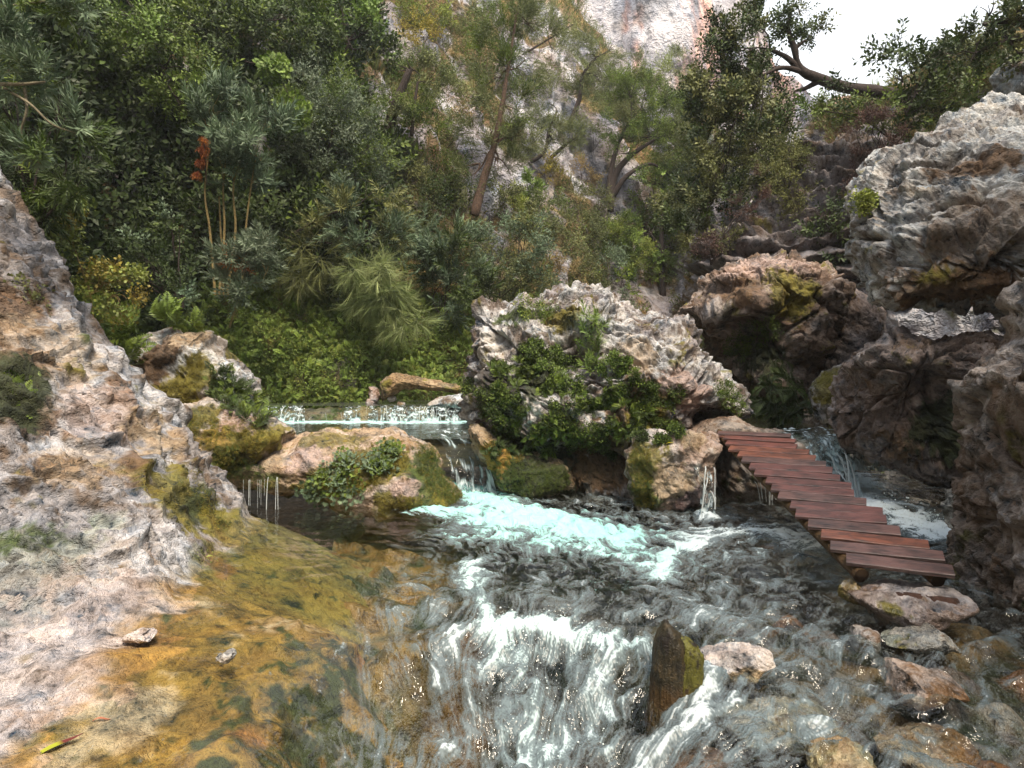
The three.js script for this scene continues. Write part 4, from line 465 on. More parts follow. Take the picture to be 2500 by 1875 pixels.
// ---------------------------------------------------------------- footbridge
const wN = 512, wg = tile(wN, 6, 6, 501, 0.6), wf = new Float32Array(wN * wN); { const t = tile(wN, 64, 3, 511, 0.7); for (let j = 0; j < wN; j++) for (let i = 0; i < wN; i++) { let s = 0; for (let k = -24; k <= 24; k++) s += t[j * wN + ((i + k) & 511)]; wf[j * wN + i] = s / 49; } }
const woodMap = tex(wN, wN, (i) => { const g = 0.62 + (wf[i] - 0.5) * 2.9 + (wg[i] - 0.5) * 1.5; return [g, g * 0.98, g * 0.97]; }, false), woodBump = tex(wN, wN, (i) => { const g = 0.5 + (wf[i] - 0.5) * 3 + (wg[i] - 0.5) * 0.5; return [g, g, g]; }, false);
woodMap.repeat.set(1, 1);
const plankMats = [[0.19, 0.058, 0.04], [0.15, 0.055, 0.046], [0.22, 0.07, 0.036], [0.14, 0.07, 0.06]].map((c) => new THREE.MeshPhysicalMaterial({ name: 'red-brown planks', color: new THREE.Color().setRGB(...c), map: woodMap, bumpMap: woodBump, bumpScale: 0.006, roughness: 0.5, clearcoat: 0.4, clearcoatRoughness: 0.35 }));
const bridge = thing('footbridge', 'sloping reddish plank footbridge over the stream at right', 'footbridge', null, [2.9, 0.4, -6.6]);
function plankGeo(a, b, wd, th, seed) { // a -> b along the plank; slightly uneven edges, chamfered
  const r = mulberry(seed), ax = b.clone().sub(a), L = ax.length(); ax.normalize(); const side = deckDir.clone().addScaledVector(ax, -deckDir.dot(ax)).normalize(); const up = ax.clone().cross(side).normalize(); if (up.y < 0) up.negate();
  const n = 10, pos = [], idx = [], uv = [], ph = r() * 9, c = 0.006, u0 = r() * 3, v0 = r();
  const ring = [[-1, 0, 0, -c], [-1, 0, c, 0], [1, 0, -c, 0], [1, 0, 0, -c], [1, -1, 0, c], [1, -1, -c, 0], [-1, -1, c, 0], [-1, -1, 0, c]];
  for (let i = 0; i <= n; i++) { const t = i / n, e = (i === 0 || i === n) ? 0.7 : 1, w1 = (wd / 2) * (1 + 0.07 * noise(t * 4 + ph, 1, seed)), bend = 0.006 * noise(t * 2, ph, 4), p = a.clone().addScaledVector(ax, L * t + (i === 0 ? -0.02 * r() : i === n ? 0.03 * r() : 0));
    for (const [s, tb, ds, du] of ring) { const q = p.clone().addScaledVector(side, s * w1 * (e < 1 ? 0.97 : 1) + ds).addScaledVector(up, tb * th + du + bend); pos.push(q.x, q.y, q.z); uv.push(u0 + L * t, v0 + (s * w1 + tb * 0.3 + ds)); } }
  for (let i = 0; i < n; i++) for (let s = 0; s < 8; s++) { const A = i * 8 + s, B = i * 8 + ((s + 1) % 8); idx.push(A, B, A + 8, B, B + 8, A + 8); }
  for (const i of [0, n]) { const o = i * 8; for (let s = 1; s < 7; s++) i ? idx.push(o, o + s, o + s + 1) : idx.push(o, o + s + 1, o + s); }
  const g = geom(pos, idx, null, uv).toNonIndexed(); g.computeVertexNormals(); return g;
}
const DK = [onLevel(1750, 1050, 1.0), onLevel(2092, 1378, 0.30), onLevel(1912, 1057, 1.0), onLevel(2352, 1408, 0.30)], deckDir = DK[1].clone().sub(DK[0]).add(DK[3]).sub(DK[2]).normalize(), NP = 17, deckLen = (DK[0].distanceTo(DK[1]) + DK[2].distanceTo(DK[3])) / 2;
const deckAt = (t, s) => DK[0].clone().lerp(DK[1], t).lerp(DK[2].clone().lerp(DK[3], t), s);
{ const pr = mulberry(77); for (let i = 0; i < NP; i++) { const t = (i + 0.5) / NP + (pr() - 0.5) * 0.008, k = pr(); part(bridge, 'plank', plankGeo(deckAt(t, -0.03 + (pr() - 0.5) * 0.09).add(V(0, (pr() - 0.5) * 0.014, 0)), deckAt(t + (pr() - 0.5) * 0.012, 1.0 + (pr() - 0.5) * 0.14).add(V(0, (pr() - 0.5) * 0.014, 0)), (deckLen / NP) * (i < 2 ? 0.6 : 0.74 + 0.12 * k), 0.035, 600 + i), plankMats[Math.floor(pr() * 4)]); } }
part(bridge, 'plank', plankGeo(deckAt(0.035, -0.03).add(V(0, -0.03, 0)), deckAt(0.1, 0.4).add(V(0, -0.03, 0)), 0.08, 0.03, 640), plankMats[2], 'loose splintered plank piece at the far end');
part(bridge, 'plank', plankGeo(deckAt(0.1, 0.62).add(V(0, -0.035, 0)), deckAt(0.045, 1.1).add(V(0, -0.035, 0)), 0.08, 0.03, 641), plankMats[2], 'loose short plank lying askew at the far end');
const logMat = barkMat(0.15, 0.085, 0.035), endMat = barkMat(0.09, 0.04, 0.025);
{ const A = [-0.06, 0.15, 0.4, 0.65, 0.85, 0.99].map((t, i) => { const p = deckAt(t, 0.07), r = lerp(0.05, 0.058, i / 5); return [p.x, p.y - 0.045 - r + (i ? 0 : 0.05), p.z, r]; });
  part(bridge, 'log_stringer', tube(A, 12, 0.15), logMat);
  const B = [-0.03, 0.25, 0.5, 0.75, 0.97].map((t) => { const p = deckAt(t, 0.86), r = 0.055; return [p.x, p.y - 0.045 - r, p.z, r]; });
  part(bridge, 'log_stringer', tube(B, 12, 0.15), logMat);
  const e = deckAt(1.0, 0.16), f = deckAt(1.0, 0.95); e.y -= 0.25; f.y -= 0.25; e.z += 0.1; part(bridge, 'cross_log', tube([[e.x, e.y, e.z, 0.085], [(e.x + f.x) / 2, e.y + 0.01, (e.z + f.z) / 2, 0.085], [f.x, f.y, f.z, 0.08]], 14, 0.1), endMat, 'dark sawn log carrying the near end of the deck'); }
// ---------------------------------------------------------------- broken stump in the rapids
{ const g = thing('tree_stump', 'dark broken stump with moss standing in the lower rapids', 'stump', null, [at(1645, 1680, 4.15).x, -0.4, -4.15]);
  const mk = (poly, d, front, moss, seed) => boulderGeo({ poly, d, front, back: front * 1.2, n: 48, round: 0.7, disp: (p) => 0.02 * fbm(p.x * 9, p.y * 2.2 + seed, p.z * 9, 3) - 0.016 * ridged(p.x * 22, p.y * 3, p.z * 22 + seed, 3) + 0.006 * fbm(p.x * 50, p.y * 14, p.z * 50, 2), color: (p) => { const h = fbm(p.x * 16, p.y * 6, p.z * 16 + seed, 3, 0.6), f = fbm(p.x * 40, p.y * 30, p.z * 40, 2); let k = mix3([0.03, 0.022, 0.018], [0.09, 0.06, 0.035], sst(0, 0.4, h + 0.4 * f)); k = mix3(k, [0.17, 0.17, 0.02], moss * sst(-0.3, 0.05, h + 0.4 * f + 0.1)); return mix3(k, [0.16, 0.085, 0.02], 0.6 * sst(-0.12, -0.3, p.y + 0.12 * h)); } });
  const sm = new THREE.MeshStandardMaterial({ name: 'wet bark', vertexColors: true, map: bark, bumpMap: bark, bumpScale: 0.012, roughness: 0.6 });
  part(g, 'trunk', mk([[1572, 1790], [1585, 1690], [1588, 1620], [1598, 1555], [1624, 1508], [1650, 1530], [1672, 1560], [1686, 1620], [1690, 1700], [1688, 1790]], 4.32, 0.15, 0.1, 3), sm);
  part(g, 'bark_slab', mk([[1630, 1790], [1636, 1690], [1640, 1600], [1662, 1552], [1692, 1562], [1716, 1590], [1718, 1650], [1712, 1720], [1700, 1790]], 4.30, 0.12, 0.95, 8), sm, 'mossy broken right side of the stump'); }
// ---------------------------------------------------------------- stones in and along the stream
const ST = (name, label, u, v, a, b, d, f, seed, col, mat = wetMat, n = 34) => smallStone(name, label, oval(u, v, a, b, 9, seed), d, f, seed, col, mat, n);
ST('stream_stone', 'smooth pinkish-white stone with orange base beside the stump', 1795, 1614, 88, 46, 4.55, 0.22, 121, { base: [0.62, 0.50, 0.44], light: [0.76, 0.68, 0.63], lightAt: -0.1, stainAt: 0.5, patches: [LP(1830, 1660, 4.3, 0.08, 'gold', { sx: 2, a: 0.7 })] }, rockMat, 44);
ST('bridge_stone', 'rounded grey stone under the near end of the footbridge', 2215, 1475, 125, 56, 5.15, 0.35, 122, { base: [0.28, 0.22, 0.2], light: [0.46, 0.4, 0.38], patches: [LP(2190, 1480, 4.8, 0.14, 'moss')] }, wetMat, 50);
ST('bridge_stone', 'yellow mossy stone at the end of the bridge log', 2075, 1440, 28, 34, 5.35, 0.12, 123, { base: [0.3, 0.22, 0.1], mossAt: 0.05 });
ST('stream_stone', 'flat grey slab at the right bank below the footbridge', 2255, 1560, 92, 32, 4.75, 0.2, 124, { base: [0.30, 0.27, 0.22], light: [0.44, 0.41, 0.36] }, rockMat, 44);
ST('stream_stone', 'small pale stone left of the flat grey slab', 2105, 1560, 34, 36, 4.8, 0.15, 125, { base: [0.42, 0.38, 0.36], light: COL.pale });
ST('stream_stone', 'orange and white stone under shallow water at right bank', 2250, 1668, 90, 42, 4.3, 0.25, 126, { base: [0.24, 0.13, 0.06], light: [0.46, 0.36, 0.3], lightAt: 0.06 });
ST('stream_stone', 'broad pale stone under the water at lower right', 1900, 1765, 150, 42, 4.25, 0.3, 127, { base: [0.42, 0.36, 0.28], light: [0.6, 0.52, 0.46], lightAt: 0 }, wetMat, 44);
ST('stream_stone', 'orange-brown stone at the bottom right corner', 2260, 1832, 110, 36, 3.95, 0.22, 128, { base: [0.26, 0.13, 0.05], light: [0.42, 0.3, 0.2] }, wetMat, 40);
ST('stream_stone', 'reddish stone at the bottom edge right of centre', 1690, 1885, 120, 40, 3.9, 0.28, 129, { base: [0.24, 0.13, 0.085], light: [0.4, 0.28, 0.23], lightAt: 0.05 }, wetMat, 40);
ST('stream_stone', 'brown stone under rippling water at the bottom right', 2060, 1855, 90, 40, 3.75, 0.2, 131, { base: [0.3, 0.2, 0.1], light: [0.45, 0.35, 0.2] });
ST('pebble', 'small white stone on the wet golden slope', 545, 1604, 24, 12, 4.15, 0.06, 135, { base: [0.5, 0.46, 0.42], light: COL.white }, rockMat, 26);
ST('pebble', 'flat pale stone at the edge of the golden wet slope', 350, 1550, 40, 18, 4.35, 0.1, 136, { base: [0.5, 0.42, 0.4], light: [0.66, 0.58, 0.56], lightAt: -0.1 }, rockMat, 30);
// fallen leaves
function fallenLeaf(label, p, len, wd, yaw, c0, c1, tilt = 0.1) { const pos = [], idx = [], col = [], n = 8; for (let i = 0; i <= n; i++) { const t = i / n, w = wd * Math.sin(Math.PI * Math.min(1, 0.06 + t * 0.94)) ** 0.8; const k = sst(0.5, 0.62, t); for (const s of [-1, 0, 1]) { const x = (t - 0.5) * len, z = s * w / 2, y = Math.abs(s) * 0.004 + tilt * x + 0.01 * Math.sin(t * 5); pos.push(p.x + x * Math.cos(yaw) - z * Math.sin(yaw), p.y + y, p.z + x * Math.sin(yaw) + z * Math.cos(yaw)); col.push(...mix3(c0, c1, k)); } }
  for (let i = 0; i < n; i++) for (let s = 0; s < 2; s++) { const a = i * 3 + s; idx.push(a, a + 1, a + 3, a + 1, a + 4, a + 3); } return thingMesh('fallen_leaf', geom(pos, idx, col), new THREE.MeshPhysicalMaterial({ name: 'fallen leaf', vertexColors: true, roughness: 0.6, side: THREE.DoubleSide }), label, 'leaf'); }
const caster = new THREE.Raycaster();
const trees = new Map(); // rooted plants and leaves are set down on the real surface of their rock
function hit(mesh, u, v) { caster.set(V(0, EYE, 0), dirOf(u, v).normalize()); let best = null; for (const m of [].concat(mesh)) { if (!trees.has(m)) { const g = new THREE.BufferGeometry(); g.setAttribute('position', m.geometry.attributes.position); g.setIndex(new THREE.BufferAttribute(m.geometry.index.array.slice(), 1)); trees.set(m, new MeshBVH(g)); } const h = trees.get(m).raycastFirst(caster.ray, THREE.DoubleSide); if (h && (!best || h.distance < best.distance)) best = h; } return best ? { p: best.point.clone(), n: best.face.normal.clone() } : null; }
scene.updateMatrixWorld(true);
{ const a = hit(leftRock, 140, 1830) ?? { p: at(140, 1830, 3.6) }; a.p.y += 0.02; fallenLeaf('long yellow-green leaf with brown tip on the wet slope at bottom left', a.p, 0.24, 0.04, -0.95, [0.32, 0.34, 0.02], [0.12, 0.02, 0.015], 0.16); const b = hit(leftRock, 248, 1762); if (b) { b.p.y += 0.012; fallenLeaf('small orange-red leaf on the pale slope at bottom left', b.p, 0.09, 0.02, -0.3, [0.5, 0.16, 0.09], [0.4, 0.12, 0.06]); } const c = hit(lobe, 1634, 1085); if (c) { c.p.y += 0.02; c.p.z += 0.03; fallenLeaf('bright yellow leaf on the wet rock left of the footbridge', c.p, 0.1, 0.05, 0.2, [0.6, 0.5, 0.01], [0.55, 0.45, 0.01], 0.3); } }

// ---------------------------------------------------------------- plants
function leafBuilder() { const pos = [], idx = [], col = []; return { pos, idx, col,
  leaf(b, dir, up, len, wid, t = 1, fold = 0.25, curl = 0.12, fat = 0.45) { const s = dir.clone().cross(up).normalize(), n = s.clone().cross(dir).normalize(), k = pos.length / 3, m = b.clone().addScaledVector(dir, len * fat), e = b.clone().addScaledVector(dir, len).addScaledVector(n, -curl * len); const l = m.clone().addScaledVector(s, -wid / 2).addScaledVector(n, fold * wid * 0.5), r = m.clone().addScaledVector(s, wid / 2).addScaledVector(n, fold * wid * 0.5);
    for (const q of [b, l, m, r, e]) { pos.push(q.x, q.y, q.z); col.push(t, t, t); } idx.push(k, k + 2, k + 1, k, k + 3, k + 2, k + 1, k + 2, k + 4, k + 2, k + 3, k + 4); },
  stem(a, b, r, c) { const d = b.clone().sub(a).normalize(), s = d.clone().cross(Math.abs(d.y) > 0.9 ? V(1, 0, 0) : V(0, 1, 0)).normalize(), q = d.clone().cross(s), k = pos.length / 3; for (const [p, w] of [[a, r], [b, r * 0.5]]) for (let i = 0; i < 3; i++) { const g = (i * 6.283) / 3, v = p.clone().addScaledVector(s, Math.cos(g) * w).addScaledVector(q, Math.sin(g) * w); pos.push(v.x, v.y, v.z); col.push(...c); } for (let i = 0; i < 3; i++) { const j = (i + 1) % 3; idx.push(k + i, k + j, k + 3 + i, k + j, k + 3 + j, k + 3 + i); } },
  done() { return geom(pos, idx, col); } }; }
const lr = mulberry(991), l2 = (a, b) => a + (b - a) * lr(), rv = () => V(lr() * 2 - 1, lr() * 2 - 1, lr() * 2 - 1).normalize();
const around = (t, ang, tilt) => V(Math.sin(tilt) * Math.cos(ang), Math.cos(tilt), Math.sin(tilt) * Math.sin(ang));
const STEM = [0.9, 0.75, 0.6];
const SPRIG = {
  broad() { const B = leafBuilder(); B.stem(V(0, 0, 0), V(0, 0.26, 0), 0.004, STEM); for (let i = 0; i < 13; i++) { const y = 0.03 + 0.24 * (i / 12), d = around(0, i * 2.4 + l2(-0.3, 0.3), l2(0.7, 1.35) * (1 - 0.4 * i / 12)); B.leaf(V(0, y, 0).addScaledVector(d, 0.02), d, V(0, 1, 0).addScaledVector(rv(), 0.5).normalize(), l2(0.055, 0.09), l2(0.035, 0.05), l2(0.7, 1.25)); } return B.done(); },
  lance() { const B = leafBuilder(); B.stem(V(0, 0, 0), V(0, 0.3, 0), 0.004, STEM); for (let w = 0; w < 6; w++) for (let i = 0; i < 4; i++) { const y = 0.06 + w * 0.045, d = around(0, i * 1.57 + w * 0.8 + l2(-0.3, 0.3), lerp(1.25, 0.3, w / 5) + l2(-0.15, 0.15)); B.leaf(V(0, y, 0), d, V(0, 1, 0).addScaledVector(rv(), 0.3).normalize(), l2(0.1, 0.15), l2(0.018, 0.026), l2(0.75, 1.2), 0.3, l2(0, 0.2), 0.5); } return B.done(); },
  fine() { const B = leafBuilder(); B.stem(V(0, 0, 0), V(0, 0.36, 0), 0.003, STEM); for (let b = 0; b < 7; b++) { const y = 0.04 + b * 0.045, d = around(0, b * 2.4, l2(0.5, 0.95)), L = lerp(0.17, 0.09, b / 6), o = V(0, y, 0); for (let i = 0; i < 8; i++) { const t = (i + 1) / 8, p = o.clone().addScaledVector(d, L * t); p.y += 0.02 * t; const e = d.clone().multiplyScalar(0.7).addScaledVector(rv(), 0.8).normalize(); B.leaf(p, e, rv(), l2(0.03, 0.05), l2(0.007, 0.011), l2(0.7, 1.2), 0.1, 0.05); } } return B.done(); },
  small() { const B = leafBuilder(); B.stem(V(0, 0, 0), V(0, 0.3, 0), 0.004, STEM); for (let b = 0; b < 6; b++) { const y = 0.03 + b * 0.05, d = around(0, b * 2.4, l2(0.5, 1)), L = lerp(0.16, 0.08, b / 5), o = V(0, y, 0); for (let i = 0; i < 6; i++) { const t = (i + 1) / 6, p = o.clone().addScaledVector(d, L * t), e = d.clone().multiplyScalar(0.6).addScaledVector(rv(), 0.8).normalize(); B.leaf(p, e, rv(), l2(0.04, 0.06), l2(0.017, 0.026), l2(0.65, 1.3), 0.2, 0.1); } } return B.done(); },
  feather() { const B = leafBuilder(); for (let b = 0; b < 10; b++) { const y = b * 0.04, d = around(0, b * 2.4, l2(0.4, 0.8)), L = l2(0.12, 0.2), o = V(0, y, 0); for (let i = 0; i < 6; i++) { const p = o.clone().addScaledVector(d, (L * i) / 6), e = d.clone().addScaledVector(rv(), 0.45).normalize(); B.leaf(p, e, rv(), l2(0.06, 0.09), 0.014, l2(0.65, 1.3), 0.1, 0.05); } } B.stem(V(0, 0, 0), V(0, 0.4, 0), 0.003, STEM); return B.done(); },
  fern() { const B = leafBuilder(); const P = (t) => V(0.02 * Math.sin(t * 3), 0.34 * t - 0.1 * t * t, 0.16 * t * t); for (let i = 0; i < 13; i++) { const t = 0.08 + (0.9 * i) / 12, p = P(t), f = P(t + 0.03).sub(p).normalize(), L = 0.085 * Math.sin(Math.PI * Math.min(0.97, 0.18 + 0.78 * t)) + 0.008; for (const s of [-1, 1]) { const d = V(s, 0, 0).addScaledVector(f, 0.45).addScaledVector(rv(), 0.12).normalize(); B.leaf(p, d, f.clone().cross(V(1, 0, 0)).negate(), L, 0.024, l2(0.75, 1.2), 0.2, 0.15); } } B.stem(P(0), P(0.5), 0.0025, STEM); B.stem(P(0.5), P(1), 0.002, STEM); return B.done(); },
  round() { const B = leafBuilder(); for (let i = 0; i < 14; i++) { const d = around(0, i * 2.4 + l2(-0.4, 0.4), l2(0.15, 1.2)), L = l2(0.06, 0.19), p = d.clone().multiplyScalar(L); if (i % 2) B.stem(V(0, 0, 0), p, 0.0015, STEM); const e = d.clone().addScaledVector(rv(), 0.7).normalize(); B.leaf(p, e, V(0, 1, 0).addScaledVector(rv(), 0.6).normalize(), l2(0.035, 0.055), l2(0.034, 0.05), l2(0.7, 1.25), 0.2, 0.1, 0.5); } return B.done(); },
  lobed() { const B = leafBuilder(); for (let i = 0; i < 8; i++) { const d = around(0, i * 2.4, l2(0.5, 1.2)), p = d.clone().multiplyScalar(l2(0.08, 0.2)); B.stem(V(0, 0, 0), p, 0.002, STEM); const up = V(0, 1, 0).addScaledVector(rv(), 0.35).normalize(), s = d.clone().cross(up).normalize(), T = l2(0.75, 1.2); for (const a of [-1.1, -0.55, 0, 0.55, 1.1]) B.leaf(p, d.clone().multiplyScalar(Math.cos(a)).addScaledVector(s, Math.sin(a)).normalize(), up, 0.08 - 0.018 * Math.abs(a), 0.036, T, 0.15, 0.1, 0.6); } return B.done(); },
  grass() { const B = leafBuilder(); for (let i = 0; i < 16; i++) { const a = l2(0, 6.283), lean = l2(0.15, 0.9), H = l2(0.3, 0.6), w = l2(0.004, 0.008), t = l2(0.7, 1.25), k = B.pos.length / 3, s = V(-Math.sin(a), 0, Math.cos(a)); for (let j = 0; j <= 5; j++) { const q = j / 5, x = lean * H * q * q, y = H * (q - 0.45 * lean * q * q * q), p = V(Math.cos(a) * x, y, Math.sin(a) * x), ww = w * (1 - q * 0.9); for (const g of [-1, 1]) { const v = p.clone().addScaledVector(s, g * ww); B.pos.push(v.x, v.y, v.z); B.col.push(t, t, t); } } for (let j = 0; j < 5; j++) { const o = k + j * 2; B.idx.push(o, o + 1, o + 2, o + 1, o + 3, o + 2); } } return B.done(); },
};
const SG = {}; for (const k in SPRIG) SG[k] = [SPRIG[k](), SPRIG[k]()];
glossLeaf.vertexColors = softLeaf.vertexColors = true;
const PAL = { dark: [[0.024, 0.046, 0.007], [0.065, 0.10, 0.016]], mid: [[0.065, 0.115, 0.012], [0.16, 0.22, 0.025]], bright: [[0.12, 0.2, 0.03], [0.22, 0.31, 0.05]], grey: [[0.08, 0.13, 0.07], [0.19, 0.26, 0.15]], olive: [[0.085, 0.105, 0.028], [0.19, 0.2, 0.06]], silver: [[0.10, 0.14, 0.08], [0.21, 0.26, 0.165]], sage: [[0.12, 0.15, 0.05], [0.24, 0.26, 0.10]],
  yellow: [[0.22, 0.2, 0.02], [0.38, 0.3, 0.05]], straw: [[0.24, 0.17, 0.06], [0.4, 0.3, 0.13]], rust: [[0.3, 0.08, 0.015], [0.55, 0.2, 0.03]], heath: [[0.06, 0.032, 0.028], [0.13, 0.07, 0.055]], tuss: [[0.17, 0.22, 0.07], [0.34, 0.39, 0.16]], lime: [[0.15, 0.2, 0.03], [0.3, 0.34, 0.06]] };
const M4 = new THREE.Matrix4(), QT = new THREE.Quaternion(), Q2 = new THREE.Quaternion(), UP = V(0, 1, 0), CC = new THREE.Color();
function instances(kind, mat, list, parent, name) { // list: {p, d, s, c}
  const half = [[], []]; half[rnd() < 0.5 ? 0 : 1] = list; const made = [];
  half.forEach((L, h) => { if (!L.length) return; const im = new THREE.InstancedMesh(SG[kind][h], mat, L.length); L.forEach((q, i) => { QT.setFromUnitVectors(UP, q.d.normalize()); Q2.setFromAxisAngle(UP, q.spin ?? rnd() * 6.283); im.setMatrixAt(i, M4.compose(q.p, QT.multiply(Q2), V(q.s, q.s, q.s))); im.setColorAt(i, CC.setRGB(q.c[0], q.c[1], q.c[2])); }); im.name = name; shade(im); if (parent) { im.userData.kind = 'stuff'; im.position.copy(parent.position).negate(); parent.add(im); } made.push(im); });
  return made;
}
const tint = (pal, t, v = 0.25) => { const [a, b] = PAL[pal], k = clamp(t + rr(-0.3, 0.3)), j = 1 + rr(-v, v); return [lerp(a[0], b[0], k) * j, lerp(a[1], b[1], k) * j, lerp(a[2], b[2], k) * j]; };
function clumpSprigs(list, c, r, n, size, pal, { up = 0.35, droop = 0, sub = 0.32, shell = 0.5, mixIn } = {}) {
  const k = Math.max(3, Math.round(n / 22)); for (let s = 0; s < k; s++) { const o = V(rr(-1, 1), rr(-1, 1), rr(-1, 1)); while (o.length() > 1) o.set(rr(-1, 1), rr(-1, 1), rr(-1, 1)); o.normalize().multiplyScalar(Math.pow(rr(shell ** 3, 1), 1 / 3)); const w = 1 + 0.35 * noise(o.x * 2 + c.x, o.y * 2 + c.y, o.z * 2), sc = V(c.x + o.x * r[0] * w, c.y + o.y * r[1] * w, c.z + o.z * r[2] * w), tone = rnd(), P = mixIn && rnd() < mixIn[1] ? mixIn[0] : pal, rs = sub * (r[0] + r[1] + r[2]) / 3;
    for (let i = 0; i < n / k; i++) { const g = V(rr(-1, 1), rr(-1, 1), rr(-1, 1)).multiplyScalar(rs * rr(0.3, 1.1)); list.push({ p: sc.clone().add(g), d: o.clone().multiplyScalar(0.6).addScaledVector(g, 0.7 / rs).add(V(rr(-0.5, 0.5), rr(-0.4, 0.4) + up - droop, rr(-0.5, 0.5))), s: size * rr(0.7, 1.3), c: tint(P, tone) }); } }
}
const mid3 = (a, b, t, bend = 0.1) => { const p = a.clone().lerp(b, t), L = a.distanceTo(b) * bend; return p.add(V(L * noise(a.x * 3 + t * 9, b.y, 1), L * noise(b.x, a.y + t * 7, 2) + L * 0.3, L * noise(3, t * 5, b.z))); };
function limb(a, b, r0, r1, bend) { const q = [0, 0.35, 0.7, 1].map((t) => { const p = t === 0 ? a : t === 1 ? b : mid3(a, b, t, bend); return [p.x, p.y, p.z, lerp(r0, r1, t)]; }); return tube(q, 6, 0.1, false); }
// tree or shrub. clumps: [u, v, ru, rv, dOffset]; trunks: list of [[u, v, dOffset, radius], ...]
function plant(name, label, category, group, d, kind, pal, clumps, trunks, o = {}) {
  const C = clumps.map(([u, v, ru, rvv, dd = 0]) => ({ c: at(u, v, d + dd), r: [(ru / 1624) * (d + dd), (rvv / 1624) * (d + dd), ((ru + rvv) / 2 / 1624) * (d + dd) * (o.deep ?? 0.8)] }));
  const T = (trunks ?? []).map((t) => t.map(([u, v, dd, r]) => { const p = at(u, v, d + dd); return [p.x, p.y, p.z, r]; }));
  let base; if (T.length) base = T[0][0]; else { const q = C.reduce((a, b) => (a.c.y - a.r[1] < b.c.y - b.r[1] ? a : b)); base = [q.c.x, q.c.y - q.r[1] * 1.15, q.c.z - 0.1, 0.03]; }
  const g = thing(name, label, category, group, base.slice(0, 3)), bm = o.bark ?? darkBark;
  T.forEach((t) => part(g, o.stemName ?? 'trunk', tube(t, o.sides ?? 8, 0.12), bm));
  const nodes = T.length ? T.flatMap((t) => t.slice(Math.max(1, Math.floor(t.length * 0.4))).map((q) => ({ p: V(q[0], q[1], q[2]), r: q[3] }))) : [{ p: V(base[0], base[1], base[2]), r: 0.03 }];
  const list = [];
  C.forEach((q) => { if (!o.noBranch) { const n = [...nodes].sort((a, b) => a.p.distanceToSquared(q.c) - b.p.distanceToSquared(q.c))[0], gs = [limb(n.p, q.c, n.r * 0.6, 0.008, 0.2)]; for (let i = 0; i < (o.twigs ?? 4); i++) gs.push(limb(mid3(n.p, q.c, 0.6, 0.1), q.c.clone().add(V(rr(-0.8, 0.8) * q.r[0], rr(-0.6, 0.9) * q.r[1], rr(-0.8, 0.8) * q.r[2])), n.r * 0.3, 0.005, 0.2)); part(g, 'branch', mergeGeometries(gs), bm); }
    const area = q.r[0] * q.r[1]; clumpSprigs(list, q.c, q.r, Math.round(Math.max(30, (o.dens ?? 260) * area / ((o.size ?? 1) ** 1.5))), o.size ?? 1, pal, o); });
  instances(kind, o.mat ?? glossLeaf, list, g, 'crown'); return g;
}
const hillDepth = (u, v) => { const h = hit(hill, u, v); return h ? -h.p.z : 40; };
const P1 = 'shrubs on the central slope';

// left forest, near to far
plant('oleander', 'overhanging spiky-leaved branches with pale arching stems at upper left edge', 'shrub', null, 6.4, 'lance', 'grey', [[30, 185, 50, 20], [100, 185, 26, 18], [190, 318, 16, 12], [102, 398, 18, 18], [20, 30, 40, 24], [190, 28, 26, 16], [45, 88, 20, 16]], [[[-160, 330, 0.2, 0.03], [-40, 215, 0, 0.022], [60, 205, -0.1, 0.015], [110, 200, -0.1, 0.01]], [[60, 215, 0, 0.014], [65, 270, -0.05, 0.013], [52, 330, 0, 0.011], [78, 385, 0.05, 0.009], [100, 400, 0, 0.006]], [[10, 215, 0, 0.013], [75, 255, -0.1, 0.011], [130, 305, -0.1, 0.008], [185, 325, 0, 0.005]], [[-60, 30, 0, 0.016], [60, 10, 0, 0.012], [130, 5, 0, 0.009], [190, 30, 0, 0.006]]], { bark: paleBark, size: 0.75, dens: 900, noBranch: true, stemName: 'stem', mixIn: ['mid', 0.25] });
plant('leafy_shrub', 'dark drooping lance-leaved shrub behind the left bank rock', 'shrub', null, 8.2, 'lance', 'dark', [[170, 215, 70, 24], [50, 300, 70, 30], [160, 390, 70, 20], [60, 440, 80, 34], [190, 450, 40, 24], [20, 110, 60, 40], [120, 500, 60, 24], [30, 380, 50, 24], [60, 560, 50, 30]], null, { size: 0.85, droop: 0.8, dens: 420, mixIn: ['mid', 0.35] });
plant('leafy_shrub', 'yellow-green round-leaved vine just behind the left bank rock', 'vine', null, 8.9, 'round', 'lime', [[150, 585, 30, 22], [215, 660, 40, 40], [260, 690, 50, 30], [290, 730, 45, 30], [170, 520, 18, 20], [320, 690, 25, 16]], [[[230, 800, 0, 0.015], [220, 720, 0, 0.012], [180, 600, 0, 0.008], [165, 520, 0, 0.005]]], { size: 0.9, dens: 420, mixIn: ['yellow', 0.35], bark: caneBark, stemName: 'stem' });
plant('fern_bed', 'low green ferns filling the gap behind the left bank rock', 'fern', null, 9.9, 'fern', 'mid', [[280, 800, 70, 40], [360, 790, 70, 32], [300, 850, 60, 40], [240, 760, 50, 30], [420, 790, 50, 24]], null, { size: 1.1, dens: 420, noBranch: true, mixIn: ['bright', 0.2] });
plant('broadleaf_tree', 'tall dark broadleaf tree filling the upper left corner', 'tree', null, 12.2, 'broad', 'dark', [[60, 20, 120, 70], [-60, -900, 420, 240, -3.6], [20, -500, 380, 160, -3.0], [180, -90, 180, 80, -1.0], [0, -140, 200, 100, -2], [300, -200, 200, 90, 0.8]], [[[-330, 900, 2.2, 0.2], [-300, 500, 1.8, 0.18], [-200, 100, 1.0, 0.15], [0, -220, 0, 0.1], [60, -700, -2.5, 0.07]]], { size: 1.5, dens: 170, mixIn: ['mid', 0.2] });
